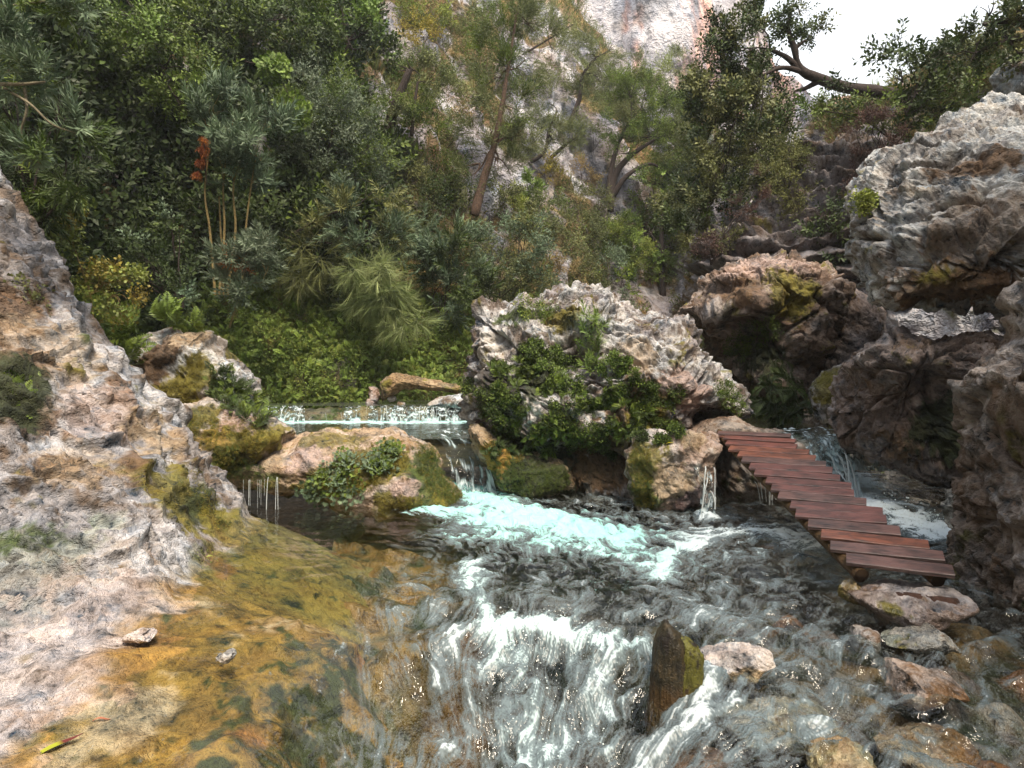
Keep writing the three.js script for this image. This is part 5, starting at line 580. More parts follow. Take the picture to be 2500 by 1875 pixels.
plant('broadleaf_tree', 'broadleaf tree with light green hanging leaf sprays at upper left', 'tree', null, 15.6, 'broad', 'mid', [[330, 40, 110, 80], [410, 150, 80, 90], [430, 90, 80, 60], [300, 120, 60, 60, 0.5], [440, 260, 60, 50]], [[[420, 600, 1.6, 0.07], [410, 450, 1.4, 0.06], [400, 200, 0.8, 0.05], [370, 40, 0.4, 0.05]]], { size: 1.3, dens: 230, droop: 0.2, mixIn: ['bright', 0.35] });
plant('broadleaf_tree', 'dense dark broadleaf tree at top above the tall oleander', 'tree', null, 17.2, 'broad', 'dark', [[560, 50, 120, 90], [640, 150, 110, 90], [520, 190, 90, 70], [700, 40, 110, 80], [600, 270, 90, 60], [740, 150, 60, 60, 0.6]], [[[600, 800, 1.5, 0.17], [600, 450, 1, 0.14], [610, 220, 0.6, 0.1], [610, 60, 0.4, 0.06]]], { size: 1.45, dens: 200, mixIn: ['mid', 0.5] });
plant('broadleaf_tree', 'light green tree at the top edge left of the ochre slope', 'tree', null, 19, 'broad', 'mid', [[830, 40, 80, 60], [900, 80, 60, 55], [780, 100, 60, 60], [860, 130, 50, 40], [930, 20, 40, 40]], [[[820, 420, 1, 0.14], [830, 250, 0.8, 0.11], [850, 100, 0.3, 0.06]]], { size: 1.6, dens: 170, mixIn: ['bright', 0.3] });
plant('vine', 'bright lime-green grape-like vine leaves hanging above the willow bush', 'vine', null, 15.4, 'lobed', 'bright', [[680, 190, 50, 26], [700, 250, 34, 30], [655, 160, 30, 16], [720, 290, 22, 18]], [[[600, 150, 0.5, 0.012], [650, 165, 0.2, 0.01], [700, 220, 0, 0.007], [722, 300, 0, 0.004]]], { size: 1.0, dens: 330, droop: 0.5, stemName: 'stem' });
plant('oleander', 'tall grey-green oleander on bare tan canes left of centre', 'shrub', null, 13.8, 'lance', 'grey', [[520, 260, 50, 45], [560, 320, 70, 55], [600, 380, 80, 60], [540, 390, 60, 50], [640, 340, 55, 50], [570, 430, 60, 35], [500, 300, 30, 40], [620, 440, 40, 25]], [[[525, 720, 0, 0.03], [512, 560, 0, 0.026], [500, 470, 0, 0.02], [515, 330, 0, 0.014]], [[535, 720, 0, 0.03], [548, 560, 0, 0.025], [545, 450, 0.1, 0.018], [560, 330, 0, 0.013]], [[555, 720, 0, 0.032], [575, 560, 0, 0.026], [570, 450, 0, 0.018], [600, 360, 0, 0.013]], [[590, 700, 0.1, 0.024], [600, 560, 0, 0.02], [612, 460, 0, 0.016], [630, 350, 0, 0.011]], [[545, 720, 0.2, 0.025], [540, 600, 0.15, 0.022], [535, 480, 0.1, 0.016]]], { bark: caneBark, size: 1.35, dens: 230, stemName: 'cane', up: 0.6 });
plant('dead_leaves', 'hanging cluster of orange dead leaves left of the tall oleander', 'leaves', null, 13.6, 'lance', 'rust', [[494, 350, 8, 26], [490, 385, 11, 16], [486, 415, 12, 14]], [[[505, 450, 0, 0.01], [500, 380, 0, 0.008], [498, 320, 0, 0.005]]], { size: 0.32, dens: 1300, droop: 1.8, noBranch: true, stemName: 'stem' });
plant('oleander', 'small silver-leaved oleander with orange dead leaves below the canes', 'shrub', null, 12.8, 'lance', 'silver', [[628, 590, 34, 26], [620, 640, 36, 26], [655, 650, 30, 20], [582, 680, 30, 22], [590, 720, 40, 22], [560, 640, 26, 18], [660, 605, 24, 14]], [[[560, 800, 0.2, 0.022], [590, 700, 0.1, 0.016], [625, 600, 0, 0.008]], [[520, 660, 0.2, 0.012], [570, 690, 0.1, 0.01], [640, 690, 0, 0.006]]], { bark: caneBark, size: 1.05, dens: 560, stemName: 'stem', mixIn: ['rust', 0.06] });
plant('willow_bush', 'big silvery willow-like bush in the middle of the left bank', 'shrub', null, 16.4, 'small', 'silver', [[780, 230, 90, 80], [860, 250, 60, 90], [820, 360, 100, 90], [730, 330, 70, 70], [900, 370, 60, 80], [760, 440, 70, 60], [870, 470, 80, 60]], [[[700, 760, 0.8, 0.09], [740, 600, 0.5, 0.07], [790, 430, 0.2, 0.05], [820, 280, 0, 0.03]], [[700, 760, 0.8, 0.08], [780, 560, 0.3, 0.05], [870, 400, 0, 0.03]]], { size: 1.0, dens: 330, mixIn: ['mid', 0.35] });
plant('oleander', 'grey-leaved shrub with dark forked branches below the willow-like bush', 'shrub', null, 15.4, 'lance', 'grey', [[900, 480, 80, 50], [950, 530, 70, 50], [850, 540, 70, 40], [780, 560, 50, 30], [970, 590, 50, 40], [900, 600, 70, 40]], [[[650, 640, 0.3, 0.05], [720, 570, 0.1, 0.04], [800, 525, 0, 0.03], [880, 500, 0, 0.018]], [[660, 625, 0.3, 0.03], [760, 590, 0.1, 0.024], [860, 600, 0, 0.014], [930, 570, 0, 0.01]], [[740, 610, 0.2, 0.02], [810, 575, 0, 0.015], [850, 545, 0, 0.008]]], { size: 1.1, dens: 260, twigs: 5, mixIn: ['olive', 0.4] });
plant('leafy_shrub', 'dim dark shrub in the shade behind the oleander canes', 'shrub', null, 14, 'broad', 'dark', [[420, 690, 70, 50], [340, 650, 60, 40]], null, { size: 1.35, dens: 190 });
plant('leafy_shrub', 'low grey-green shrub in front of the dark gap left of the canes', 'shrub', null, 11.2, 'broad', 'dark', [[360, 640, 36, 24], [320, 600, 26, 12], [420, 545, 22, 14], [360, 690, 50, 20], [440, 720, 30, 26]], null, { size: 0.8, dens: 260, mixIn: ['grey', 0.4] });
plant('grass_tussock', 'pale green drooping grass tussock at the top of the ivy bank', 'grass', null, 15.0, 'grass', 'tuss', [[880, 655, 50, 26], [930, 690, 50, 36], [975, 745, 50, 40], [900, 715, 45, 34], [1000, 790, 34, 30]], null, { size: 1.0, dens: 620, droop: 0.8, sub: 0.5, noBranch: true, mat: softLeaf });
plant('grass_tussock', 'darker hanging grass tussock left of the pale tussock', 'grass', null, 15.2, 'grass', 'olive', [[760, 620, 50, 36], [800, 650, 40, 36], [730, 680, 40, 26]], null, { size: 1.3, dens: 420, droop: 0.9, noBranch: true, mat: softLeaf });
plant('leafy_shrub', 'dark rounded shrub on the right of the grass tussock', 'shrub', null, 17, 'lance', 'grey', [[1110, 650, 70, 70], [1080, 720, 70, 50], [1150, 700, 50, 50], [1060, 640, 40, 40], [1100, 590, 60, 40]], null, { size: 1.25, dens: 260, mixIn: ['dark', 0.5] });
plant('leafy_shrub', 'grey-green rounded shrub directly behind the tufa boulder', 'shrub', null, 17.5, 'small', 'grey', [[1270, 620, 80, 60], [1220, 670, 70, 50], [1330, 670, 50, 40], [1200, 600, 50, 40], [1300, 560, 50, 40]], null, { size: 1.1, dens: 330, mixIn: ['olive', 0.4] });

// central slope
const slopeTree = (label, u, v, kind, pal, clumps, trunks, o = {}, name = 'slope_tree') => plant(name, label, 'tree', null, Math.min(34, hillDepth(u, v)) - (o.fwd ?? 0.8), kind, pal, clumps, trunks, { size: 1.5, dens: 150, mat: softLeaf, ...o });
slopeTree('tall feathery pine on the slope with slender leaning reddish trunk', 1165, 530, 'feather', 'sage', [[1250, 30, 70, 60], [1230, 110, 60, 60], [1265, 170, 50, 50], [1210, 200, 50, 45], [1240, 260, 65, 45], [1200, 320, 50, 45], [1270, 330, 45, 40], [1300, 80, 40, 40], [1215, 400, 60, 40], [1150, 430, 30, 30]], [[[1158, 525, 0, 0.15], [1180, 440, 0, 0.12], [1205, 360, -0.1, 0.09], [1225, 260, -0.2, 0.07], [1240, 170, -0.2, 0.05], [1262, 30, -0.2, 0.03]]], { dens: 250, size: 1.15, bark: brownBark, deep: 0.7, sub: 0.45, mixIn: ['mid', 0.3] }, 'pine_tree');
slopeTree('wispy pine with dark bent branches right of the tall pine', 1400, 330, 'feather', 'sage', [[1380, 70, 60, 50], [1430, 130, 60, 50], [1350, 130, 40, 40], [1470, 190, 50, 40], [1420, 230, 50, 40], [1320, 50, 50, 40], [1500, 120, 40, 40]], [[[1390, 305, 0, 0.12], [1415, 240, 0, 0.1], [1425, 180, -0.1, 0.07], [1455, 140, -0.1, 0.04]], [[1290, 125, -0.2, 0.05], [1340, 95, -0.1, 0.04], [1400, 60, 0, 0.02]]], { dens: 170, size: 1.15, deep: 0.7, sub: 0.45 }, 'pine_tree');
slopeTree('oak-like tree with many dark fanning branches right of centre', 1490, 510, 'small', 'olive', [[1560, 260, 80, 50], [1620, 290, 60, 50], [1660, 330, 50, 50], [1540, 210, 60, 40], [1500, 300, 50, 40], [1580, 330, 70, 40], [1640, 350, 40, 40], [1530, 370, 50, 30], [1600, 220, 50, 30], [1620, 410, 40, 26]], [[[1488, 515, 0, 0.19], [1500, 430, 0, 0.15], [1540, 380, -0.1, 0.1], [1600, 340, -0.1, 0.06]], [[1488, 515, 0, 0.16], [1490, 430, 0, 0.12], [1510, 350, 0, 0.08], [1540, 290, 0, 0.05]], [[1495, 480, 0, 0.13], [1530, 430, -0.2, 0.1], [1590, 400, -0.2, 0.06], [1635, 430, -0.2, 0.03]]], { dens: 330, size: 1.15, mixIn: ['mid', 0.6], deep: 0.8 }, 'oak_tree');
slopeTree('tree with leaning dark trunk below the pale rock patch at left of slope', 945, 330, 'small', 'sage', [[1010, 170, 60, 40], [1060, 210, 50, 45], [1000, 240, 60, 40], [960, 280, 40, 40], [1050, 270, 40, 40], [930, 230, 40, 30]], [[[930, 370, 0, 0.17], [965, 260, 0, 0.14], [1000, 170, -0.1, 0.09]], [[1005, 330, 0, 0.06], [1010, 270, 0, 0.05], [1020, 200, 0, 0.03]]], { dens: 330, size: 1.15, mixIn: ['mid', 0.35] });
slopeTree('small crooked tree between the tall pine and the oak-like tree', 1310, 395, 'feather', 'sage', [[1340, 250, 45, 40], [1370, 300, 45, 36], [1320, 310, 40, 36], [1400, 350, 40, 30], [1350, 350, 40, 26]], [[[1295, 395, 0, 0.09], [1330, 370, -0.1, 0.07], [1340, 320, -0.1, 0.05], [1360, 270, -0.1, 0.03]], [[1345, 385, 0, 0.08], [1385, 350, 0, 0.06], [1410, 330, 0, 0.03]]], { dens: 190, size: 1.1, sub: 0.45 });
slopeTree('bright leafy tree low in the gap between slope and right outcrop', 1620, 640, 'broad', 'mid', [[1590, 450, 60, 60], [1640, 520, 70, 60], [1570, 560, 60, 50], [1650, 610, 60, 60], [1600, 660, 50, 50], [1700, 420, 50, 60], [1540, 640, 50, 40]], [[[1620, 760, 0, 0.14], [1615, 600, 0, 0.11], [1620, 450, 0, 0.06]]], { size: 1.3, dens: 190, mixIn: ['bright', 0.5], mat: glossLeaf });
slopeTree('grey-green tree standing in front of the oak trunk at right', 1740, 560, 'small', 'olive', [[1720, 360, 60, 60], [1760, 430, 60, 60], [1690, 480, 60, 60], [1760, 330, 60, 50], [1700, 560, 50, 50]], [[[1720, 700, 0, 0.12], [1725, 550, 0, 0.1], [1735, 400, 0, 0.06]]], { size: 1.3, dens: 300, fwd: 2, mixIn: ['silver', 0.25] });
const SHR = [[1000, 420, 40, 40, 'small', 'olive'], [1040, 470, 50, 50, 'small', 'dark'], [1090, 330, 36, 30, 'small', 'sage'], [1100, 430, 34, 34, 'small', 'mid'], [1130, 470, 40, 30, 'small', 'sage'], [1220, 470, 40, 30, 'broad', 'olive'], [1290, 450, 30, 24, 'fern', 'bright'], [1310, 480, 40, 30, 'broad', 'mid'], [1340, 520, 50, 40, 'small', 'sage'], [1270, 530, 40, 30, 'broad', 'mid'], [1390, 480, 40, 30, 'small', 'olive'], [1430, 560, 44, 34, 'small', 'sage'], [1380, 590, 44, 30, 'small', 'sage'], [1460, 620, 50, 40, 'small', 'grey'], [1400, 650, 50, 30, 'small', 'olive'], [1520, 680, 44, 40, 'broad', 'mid'], [1540, 600, 40, 36, 'broad', 'bright'], [1460, 480, 30, 30, 'small', 'olive'], [1030, 60, 40, 50, 'small', 'yellow'], [1080, 90, 44, 40, 'small', 'olive'], [1060, 30, 40, 30, 'small', 'lime'], [990, 20, 40, 30, 'small', 'lime'], [1160, 80, 40, 36, 'small', 'olive'], [1170, 250, 30, 26, 'small', 'olive'], [1330, 420, 30, 26, 'small', 'yellow'], [1420, 420, 36, 30, 'small', 'straw'], [1450, 330, 40, 30, 'small', 'sage'], [1530, 210, 40, 30, 'small', 'sage'], [1680, 220, 40, 34, 'small', 'sage'], [1640, 160, 40, 30, 'small', 'sage'], [900, 430, 30, 40, 'small', 'olive'], [1060, 550, 50, 40, 'small', 'olive'], [1000, 560, 50, 40, 'lance', 'grey'], [1160, 600, 40, 40, 'small', 'olive'], [1110, 270, 30, 30, 'small', 'straw'], [1500, 740, 40, 30, 'small', 'silver'], [1440, 700, 40, 26, 'small', 'olive'], [1360, 630, 36, 26, 'small', 'straw'], [1480, 560, 34, 26, 'small', 'lime'], [1250, 490, 30, 24, 'small', 'lime']];
const WHERE = ['above the dark shrub left of the pale rock foot', 'over the grey rock foot left of the tall pine', 'left of the tall pine at mid height', 'left of the pine trunk', 'at the left foot of the tall pine', 'right of the tall pine trunk base', 'between tall pine and crooked tree', 'below the palm-like plant', 'below the crooked tree', 'between the palm-like plant and grey shrub', 'left of the oak-like trunk', 'low on the ochre strip', 'above the tufa boulder summit', 'right above the tufa boulder', "low behind the tufa boulder's right shoulder", 'low beside the hollowed boulder', 'in the gap below the oak-like tree', "at the oak-like tree's foot", 'on the ochre patch at the top edge', 'right of the ochre patch at the top', 'topmost left of the tall pine', 'topmost right of the light green tree', 'beside the top of the tall pine', 'left of the middle of the tall pine', "under the crooked tree's trunk", 'left of the oak-like branches', 'left below the wispy pine', 'under the far cliff left of the oak crown', 'nearest below the far cliff', 'right under the pink cliff streak', 'on the left edge of the slope', 'left of the grey shrub behind the boulder', 'above the dark rounded shrub', 'above the grey-green rounded shrub', 'on the bare slope left of the tall pine', 'in the notch right of the tufa boulder top', "just above the tufa boulder's right shoulder", "left above the tufa boulder's right shoulder", 'below the oak-like trunk', 'right of the pine foot below the crooked tree'];
const WORD = { olive: 'olive-green', dark: 'dark green', sage: 'pale sage-green', mid: 'green', bright: 'bright green', grey: 'grey-green', silver: 'silvery', yellow: 'yellowish', lime: 'yellow-green', straw: 'straw-coloured' };
slopeTree('yellow-green feathery tree filling the valley gap right of the oak-like tree', 1660, 470, 'small', 'lime', [[1650, 290, 60, 50], [1690, 360, 60, 60], [1640, 420, 60, 60], [1690, 480, 60, 60], [1560, 480, 50, 50], [1620, 560, 60, 50]], [[[1660, 640, 0, 0.12], [1655, 500, 0, 0.1], [1660, 340, 0, 0.05]]], { size: 1.2, dens: 260, fwd: 0.3, mixIn: ['mid', 0.4] });
slopeTree('pale feathery bush under the far cliff between wispy pine and right oak', 1600, 250, 'feather', 'sage', [[1560, 170, 60, 40], [1640, 210, 60, 40], [1500, 230, 50, 40], [1690, 260, 40, 40], [1460, 260, 50, 40]], null, { size: 1.4, dens: 140, fwd: 0.3, mixIn: ['lime', 0.3] });
slopeTree('green bushy tree halfway down the slope below the oak-like trunk', 1520, 600, 'small', 'mid', [[1500, 560, 50, 40], [1540, 610, 50, 40], [1460, 600, 44, 34], [1500, 650, 50, 40]], null, { size: 1.1, dens: 300, mixIn: ['lime', 0.3] });
SHR.forEach(([u, v, ru, rv2, kind, pal], k) => plant('slope_shrub', `small ${WORD[pal]} ${kind === 'broad' ? 'broad-leaved' : kind === 'fern' ? 'palm-like' : 'fine-leaved'} shrub ${WHERE[k]}`, 'shrub', P1, Math.min(40, hillDepth(u, v + rv2 * 0.7)) - 0.4, kind, pal, [[u, v, ru, rv2], [u + ru * 0.5, v + rv2 * 0.4, ru * 0.6, rv2 * 0.6]], null, { size: 1.25, dens: 150, mat: softLeaf, twigs: 2 }));

// right side
plant('oak_tree', 'oak leaning from the right ridge with dark arching bough against the sky', 'tree', null, 15.5, 'broad', 'dark', [[1800, 130, 70, 80], [1770, 240, 80, 80], [1840, 260, 80, 70], [1800, 350, 90, 60], [1750, 400, 60, 50], [1860, 390, 60, 40], [1850, 60, 60, 50], [1880, 170, 50, 50], [1960, 40, 34, 26], [1990, 90, 20, 26], [1760, 160, 60, 60], [1900, 60, 40, 40], [1740, 320, 60, 60], [1830, 190, 60, 60], [1720, 470, 70, 60], [1780, 500, 70, 50], [1700, 560, 60, 60], [1890, 300, 60, 60], [1900, 370, 50, 40], [1740, 210, 50, 60]], [[[2260, 250, 0.6, 0.16], [2150, 225, 0.3, 0.15], [2060, 212, 0, 0.13], [2000, 192, 0, 0.12], [1955, 170, 0, 0.1], [1940, 120, 0, 0.08], [1925, 70, 0, 0.05], [1935, 10, 0, 0.03]], [[1955, 172, 0, 0.08], [1920, 140, 0, 0.06], [1880, 120, 0, 0.04]], [[2005, 195, 0, 0.07], [1960, 218, 0.1, 0.05], [1940, 222, 0.1, 0.02]], [[1960, 175, 0, 0.07], [1910, 165, -0.1, 0.05], [1860, 185, -0.2, 0.03]]], { size: 1.1, dens: 420, mixIn: ['olive', 0.45] });
plant('ridge_bush', 'dark rounded bush on the skyline right of the oak bough', 'shrub', null, 14, 'broad', 'dark', [[2190, 150, 60, 45], [2250, 190, 70, 50], [2300, 140, 60, 50], [2220, 230, 80, 40], [2310, 220, 60, 40]], null, { size: 1.3, dens: 210 });
plant('oak_tree', 'oak with dark boughs reaching in at the upper right corner', 'tree', null, 12, 'broad', 'dark', [[2420, 30, 50, 36], [2460, 90, 50, 36], [2390, 100, 36, 30], [2480, 20, 60, 30], [2340, 130, 40, 26], [2370, 150, 50, 30], [2490, 150, 40, 30]], [[[2700, 200, 0, 0.14], [2570, 90, 0, 0.11], [2480, 50, 0, 0.07], [2400, 60, 0, 0.03]], [[2560, 90, 0, 0.08], [2460, 100, 0, 0.05], [2380, 130, 0, 0.02]]], { size: 1.0, dens: 330, mixIn: ['olive', 0.3] });
plant('ridge_bush', 'leafy green bush hanging over the top of the layered outcrop', 'shrub', null, 14.4, 'broad', 'mid', [[2080, 250, 60, 30], [2130, 270, 60, 30], [2010, 270, 40, 30], [2180, 300, 60, 30], [2250, 290, 60, 26], [2330, 260, 60, 26]], null, { size: 1.2, dens: 240, mixIn: ['dark', 0.4] });
plant('heath_bush', 'red-brown twiggy bush on the upper right outcrop beside the leaning boulder', 'shrub', null, 13.6, 'small', 'heath', [[2120, 330, 50, 40], [2160, 370, 40, 50], [2090, 400, 40, 40], [2120, 460, 40, 50], [2160, 300, 40, 26]], null, { size: 0.7, dens: 330, mat: softLeaf, mixIn: ['olive', 0.15] });
plant('heath_bush', 'red-brown heather clump on the lower left ledge of the outcrop', 'shrub', null, 14, 'small', 'heath', [[1780, 560, 40, 30], [1830, 500, 36, 30], [1870, 440, 26, 20], [1740, 610, 36, 30]], null, { size: 0.7, dens: 330, mat: softLeaf, mixIn: ['olive', 0.25] });
plant('ridge_bush', 'green shrub on the outcrop left of the layered ledges', 'shrub', null, 14.6, 'small', 'olive', [[1900, 420, 50, 40], [1860, 360, 50, 40], [1930, 360, 40, 40], [1950, 470, 40, 40]], null, { size: 1.0, dens: 330, mat: softLeaf });
plant('leafy_shrub', 'dark ivy growing in the shaded cleft below the layered outcrop', 'shrub', null, 13.8, 'broad', 'dark', [[2080, 560, 50, 50], [2040, 610, 50, 30], [2010, 540, 40, 40], [2110, 620, 30, 40]], null, { size: 1.1, dens: 200 });
plant('sprout', 'pale yellow-green sprig on the left edge of the leaning boulder', 'plant', null, 8.6, 'round', 'lime', [[2095, 492, 16, 10], [2115, 500, 10, 8]], null, { size: 0.7, dens: 900, noBranch: true });
plant('fern_clump', 'dark fern clump under the hollowed boulder', 'fern', null, 10.9, 'fern', 'dark', [[1900, 960, 50, 40], [1950, 930, 40, 40], [1870, 1000, 50, 26], [1930, 1000, 50, 24]], null, { size: 1.1, dens: 420, noBranch: true, droop: 0.5 });

{ // tree on the right bank, standing outside the picture; its crown shades the pillar and the block boulder
  const g = thing('broadleaf_tree', 'tall broadleaf tree on the right bank outside the picture that shades the pillar', 'tree', null, [11, 2, 0.5]), list = [];
  part(g, 'trunk', tube([[11, 1, 0.5, 0.3], [10.6, 5, 0.4, 0.25], [9.4, 8.5, 0.2, 0.18], [8, 11.5, 0, 0.08]], 9, 0.1), darkBark);
  for (const [x, y, z, r] of [[7.4, 11, 1.2, 2.3], [7.9, 11.8, -1.6, 2.2], [9.5, 12, 0, 2.3], [6.9, 10.4, 3.2, 1.9], [9.3, 10, -2.6, 1.7]]) { part(g, 'branch', limb(V(9.4, 8.5, 0.2), V(x, y, z), 0.09, 0.03, 0.2), darkBark); clumpSprigs(list, V(x, y, z), [r, r * 0.7, r], 420, 2.2, 'mid', { sub: 0.35 }); }
  instances('broad', glossLeaf, list, g, 'crown'); }
// ferns, ivy and maidenhair rooted on the boulders
scene.updateMatrixWorld(true);
function clinging(name, label, group, mesh, kind, pal, spots, n, size, o = {}) {
  const root = hit(mesh, spots[0][0], spots[0][1]); if (!root) { console.log('miss', label); return; } const g = thing(name, label, o.category ?? 'fern', group, root.p.toArray()), list = [];
  for (const [u, v, r] of spots) for (let i = 0; i < n; i++) { const a = rr(0, 6.283), q = Math.sqrt(rnd()) * r, h = hit(mesh, u + Math.cos(a) * q, v + Math.sin(a) * q * (o.tall ?? 1)); if (!h) continue; const d = h.n.clone().add(V(rr(-0.6, 0.6), rr(-0.4, 0.5) + (o.up ?? 0.1), rr(-0.3, 0.5))).normalize(); list.push({ p: h.p.addScaledVector(h.n, -0.01), d, s: size * rr(0.6, 1.3), c: tint(o.mixIn && rnd() < o.mixIn[1] ? o.mixIn[0] : pal, rnd()) }); }
  if (list.length < 2) { console.log('few', label); scene.remove(g); return; } instances(kind, glossLeaf, list, g, o.part ?? 'fronds'); return g;
}
PAL.moss = [[0.15, 0.13, 0.012], [0.30, 0.25, 0.03]]; PAL.greenmoss = [[0.055, 0.085, 0.01], [0.12, 0.16, 0.02]];
const mossy = (label, mesh, pal, spots, n, o = {}) => clinging('moss_cushion', label, null, mesh, 'small', pal, spots, n, 0.16, { category: 'moss', up: 0.2, part: 'moss_fuzz', ...o });
mossy('green moss cushion on the right nose of the tufa shelf', shelf, 'greenmoss', [[1060, 1140, 40], [1070, 1180, 34], [1040, 1110, 24], [1105, 1210, 22]], 330, { mixIn: ['moss', 0.25] });
mossy('yellow moss band along the front of the tufa shelf', shelf, 'moss', [[900, 1110, 50], [960, 1130, 40], [880, 1180, 40], [960, 1235, 50], [780, 1205, 40], [1000, 1230, 30]], 200, { tall: 0.6 });
mossy('dark green moss hanging at the left end of the tufa shelf', shelf, 'greenmoss', [[560, 1140, 34], [620, 1175, 40], [600, 1120, 26]], 220);
mossy('yellow moss carpet on the hummocky rock', mossMass, 'moss', [[550, 1080, 60], [500, 1050, 40], [620, 1060, 40], [560, 1130, 40], [450, 1030, 30]], 260, { mixIn: ['greenmoss', 0.2] });
mossy('yellow moss in the hollow of the small crag', knob, 'moss', [[460, 930, 40], [430, 970, 40], [480, 890, 24]], 220);
mossy('green moss hummock on the flank rock right of the chute', flank, 'greenmoss', [[1240, 1160, 40], [1300, 1170, 46], [1360, 1170, 30]], 330);
mossy('golden moss on top of the flank rock by the chute', flank, 'moss', [[1200, 1100, 24], [1260, 1105, 26]], 160);
mossy('yellow moss on the left side of the pink wet rock', lobe, 'moss', [[1565, 1120, 26], [1570, 1180, 26], [1575, 1220, 24]], 260, { mixIn: ['greenmoss', 0.4] });
mossy('yellow-green moss on the lower right end of the left bank rock', leftRock, 'moss', [[470, 1180, 34], [510, 1230, 30], [545, 1280, 20]], 260, { mixIn: ['greenmoss', 0.4] });
const FG = 'fern curtains on the tufa boulder';
const CL = [[1190, 960, 40, 'mid', 'fern curtain on the lower left corner of the tufa boulder'], [1260, 920, 46, 'mid', 'fern patch left of centre on the tufa boulder'], [1290, 1010, 48, 'mid', 'hanging fern curtain at the lower left of the tufa boulder'], [1350, 1060, 40, 'mid', 'longest hanging fern tip below the tufa boulder'], [1340, 940, 44, 'mid', 'fern mass in the middle of the tufa boulder'], [1410, 920, 40, 'bright', 'light green fern cushion below the sprout on the tufa boulder'], [1460, 970, 44, 'mid', 'fern cushion right of centre on the tufa boulder'], [1530, 1000, 46, 'mid', 'ivy-like fern bank at lower right of the tufa boulder'], [1600, 990, 40, 'mid', 'broad ivy patch near the right lobe of the tufa boulder'], [1520, 1070, 40, 'dark', 'dark fern hanging low toward the pink wet rock'], [1250, 1060, 40, 'dark', 'dark fern fringe above the mossy flank rock'], [1500, 880, 26, 'bright', 'small bright fern tuft on the right ridge of the tufa boulder'], [1300, 850, 28, 'bright', 'small fern tuft in the left hollow of the tufa boulder'], [1640, 1050, 24, 'mid', 'small fern by the yellow leaf at the right base'], [1390, 1010, 44, 'mid', 'fern sheet hanging in the middle below the white ledge'], [1440, 1060, 36, 'mid', 'pointed fern tail over the dark hollow'], [1215, 1020, 36, 'mid', 'fern fringe above the orange rock by the chute'], [1570, 940, 36, 'mid', 'ivy cushion under the right ridge of the tufa boulder'], [1350, 880, 30, 'bright', 'pale green herb patch beside the sprout']];
for (const [u, v, r, pal, label] of CL) clinging('fern_clump', label, FG, [midBoulder, flank, lobe], rnd() < 0.55 ? 'round' : 'fern', pal, [...Array(7).keys()].map((i) => [u + rr(-1, 1) * r * 1.3, v + rr(-0.8, 1.1) * r, r * rr(0.2, 0.5)]), 42, 0.46, { mixIn: ['dark', 0.35], up: -0.1 });
clinging('ivy', 'ivy trailing over the top left of the tufa boulder', FG, midBoulder, 'round', 'mid', [[1290, 745, 34], [1330, 760, 26]], 70, 0.45, { category: 'ivy', mixIn: ['lime', 0.3], part: 'leaves' });
clinging('ivy', 'ivy on the sunlit lower flank of the right lobe', FG, midBoulder, 'round', 'mid', [[1790, 985, 26], [1770, 960, 26]], 80, 0.45, { category: 'ivy', part: 'leaves' });
clinging('sprout', 'tall bright green leafy sprout in the centre of the tufa boulder', null, midBoulder, 'lance', 'bright', [[1445, 830, 26], [1440, 880, 26], [1450, 790, 22]], 9, 0.8, { category: 'plant', up: 0.9, part: 'leaves', tall: 1.5 });
clinging('fern_clump', 'ivy hanging under the scalloped overhang of the hollowed boulder', null, arch, 'round', 'mid', [[1830, 820, 40], [1800, 850, 30], [1880, 800, 30]], 90, 0.5, { category: 'ivy' });
clinging('fern_clump', 'large lobed fern on the front of the tufa shelf', null, shelf, 'lobed', 'grey', [[820, 1165, 40], [850, 1190, 34], [775, 1198, 22], [838, 1125, 22], [800, 1180, 30]], 14, 0.62, { up: 0.2, mixIn: ['mid', 0.5], tall: 1.1 });
clinging('fern_clump', 'smaller lobed fern right of the large one on the tufa shelf', null, shelf, 'lobed', 'grey', [[935, 1120, 28], [925, 1145, 24], [955, 1105, 16]], 16, 0.62, { up: 0.2, mixIn: ['mid', 0.5] });
clinging('fern_clump', 'dark fern spilling down the right side of the small crag', null, [knob, mossMass], 'fern', 'dark', [[540, 930, 34], [590, 980, 40], [630, 1010, 34], [560, 970, 34]], 80, 0.6, { mixIn: ['mid', 0.4] });
clinging('grass_tuft', 'small green tuft in the hollow of the left bank rock', null, leftRock, 'fern', 'mid', [[60, 930, 26], [30, 960, 22]], 24, 0.7, { category: 'plant' });
clinging('grass_tuft', 'mossy tuft on the upper part of the left bank rock', null, leftRock, 'round', 'olive', [[95, 740, 24], [60, 700, 16]], 24, 0.7, { category: 'plant' });
clinging('grass_tuft', 'bright moss tuft at the waterline of the left bank rock', null, leftRock, 'fern', 'lime', [[500, 1360, 26]], 40, 0.35, { category: 'moss' });

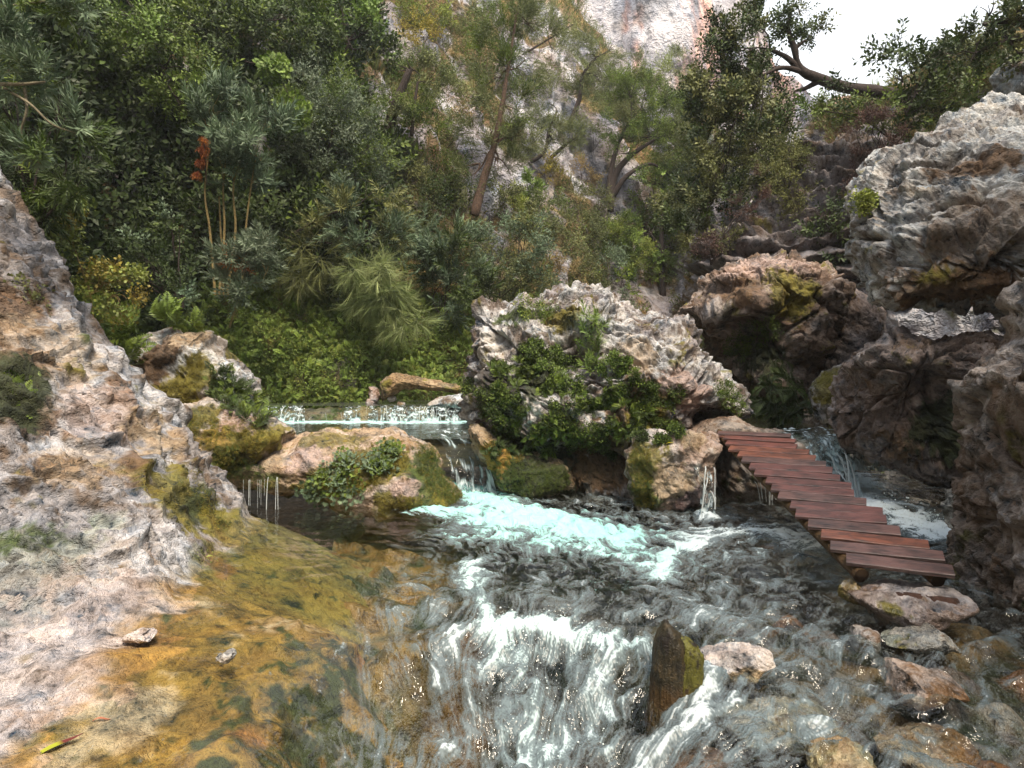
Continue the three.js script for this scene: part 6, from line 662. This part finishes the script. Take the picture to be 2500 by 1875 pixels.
// ---------------------------------------------------------------- ground cover that nobody could count
{ const pos = hillGeo.attributes.position.array, nor = hillGeo.attributes.normal.array, under = [], bank = [], straw = [], scrub = [], N = pos.length / 3;
  for (let i = 0; i < N; i++) { const x = pos[i * 3], y = pos[i * 3 + 1], z = pos[i * 3 + 2]; if (z > -3 || Math.abs(x / z) > 0.95) continue; const phi = (Math.atan2(x, -z) * 180) / Math.PI, p = V(x, y, z), n = V(nor[i * 3], nor[i * 3 + 1], nor[i * 3 + 2]), el = (y - EYE) / -z; if (el > 0.66) continue;
    const soil = hillRock(p) < 0.05, clear = noise(x * 0.35, y * 0.35, z * 0.35);
    if (phi < -3 && el < (phi > -24 ? 0.13 : 0.06) + 0.05 * clear && phi > -32) { for (let q = 0; q < 4; q++) bank.push({ p: p.clone().addScaledVector(n, (0.22 + 0.5 * noise(x * 1.4, y * 1.4, z * 1.4)) * rr(0, 1)).add(V(rr(-0.2, 0.2), rr(-0.1, 0.1), rr(-0.1, 0.1))), d: n.clone().add(V(rr(-0.4, 0.4), 0.6, rr(-0.2, 0.6))), s: rr(0.4, 0.85), c: tint(rnd() < 0.55 ? 'bright' : rnd() < 0.45 ? 'lime' : 'mid', clamp(0.5 + 0.8 * noise(x * 1.2 + 4, y * 1.2, z * 1.2))) }); }
    else if (phi < -11 + 4 * clear) { if (rnd() < (phi < -17 && el < 0.5 ? 0.42 : 0.5)) under.push({ p: p.addScaledVector(n, rr(0, 0.5)), d: n.clone().add(V(rr(-0.5, 0.5), rr(0, 0.8), rr(-0.3, 0.5))), s: rr(1.4, 2.6), c: tint(rnd() < (phi < -17 ? 0.05 : 0.25) ? 'mid' : 'dark', clamp(0.4 + clear)) }); }
    else if (soil && Math.abs(phi) < 40) { const r = rnd(); if (r < 0.12) straw.push({ p, d: n.clone().multiplyScalar(0.4).add(V(rr(-0.3, 0.3), 0.8, rr(-0.2, 0.4))), s: rr(0.6, 1.1), c: tint(rnd() < 0.55 ? 'straw' : rnd() < 0.5 ? 'lime' : 'sage', rnd()) }); else if (r < 0.24 + 0.2 * Math.max(0, clear)) scrub.push({ p, d: n.clone().add(V(rr(-0.5, 0.5), 0.6, rr(-0.2, 0.5))), s: rr(1.0, 1.8), c: tint(['olive', 'sage', 'mid', 'olive'][Math.floor(rnd() * 4)], rnd()) }); } }
  const cover = (kind, mat, list, name, label, cat) => { for (const im of instances(kind, mat, list, null, name)) stuff(im, name, label, cat); };
  cover('broad', glossLeaf, under, 'undergrowth', 'dark undergrowth covering the left slope', 'undergrowth');
  cover('fern', glossLeaf, bank.filter((_, i) => i % 2), 'bank_ferns', 'dense green ferns covering the far bank', 'ferns'); cover('round', glossLeaf, bank.filter((_, i) => !(i % 2)), 'bank_ivy', 'dense ivy and nettles covering the far bank', 'ivy');
  cover('grass', softLeaf, straw, 'dry_grass', 'dry straw-coloured grass on the central slope', 'grass'); cover('small', softLeaf, scrub, 'low_scrub', 'low scrub scattered over the slopes', 'scrub'); }
// scattered scrub on the far cliff ledges
scene.fog = new THREE.FogExp2(0xdfe6ea, 0.0009);

renderer.render(scene, camera);
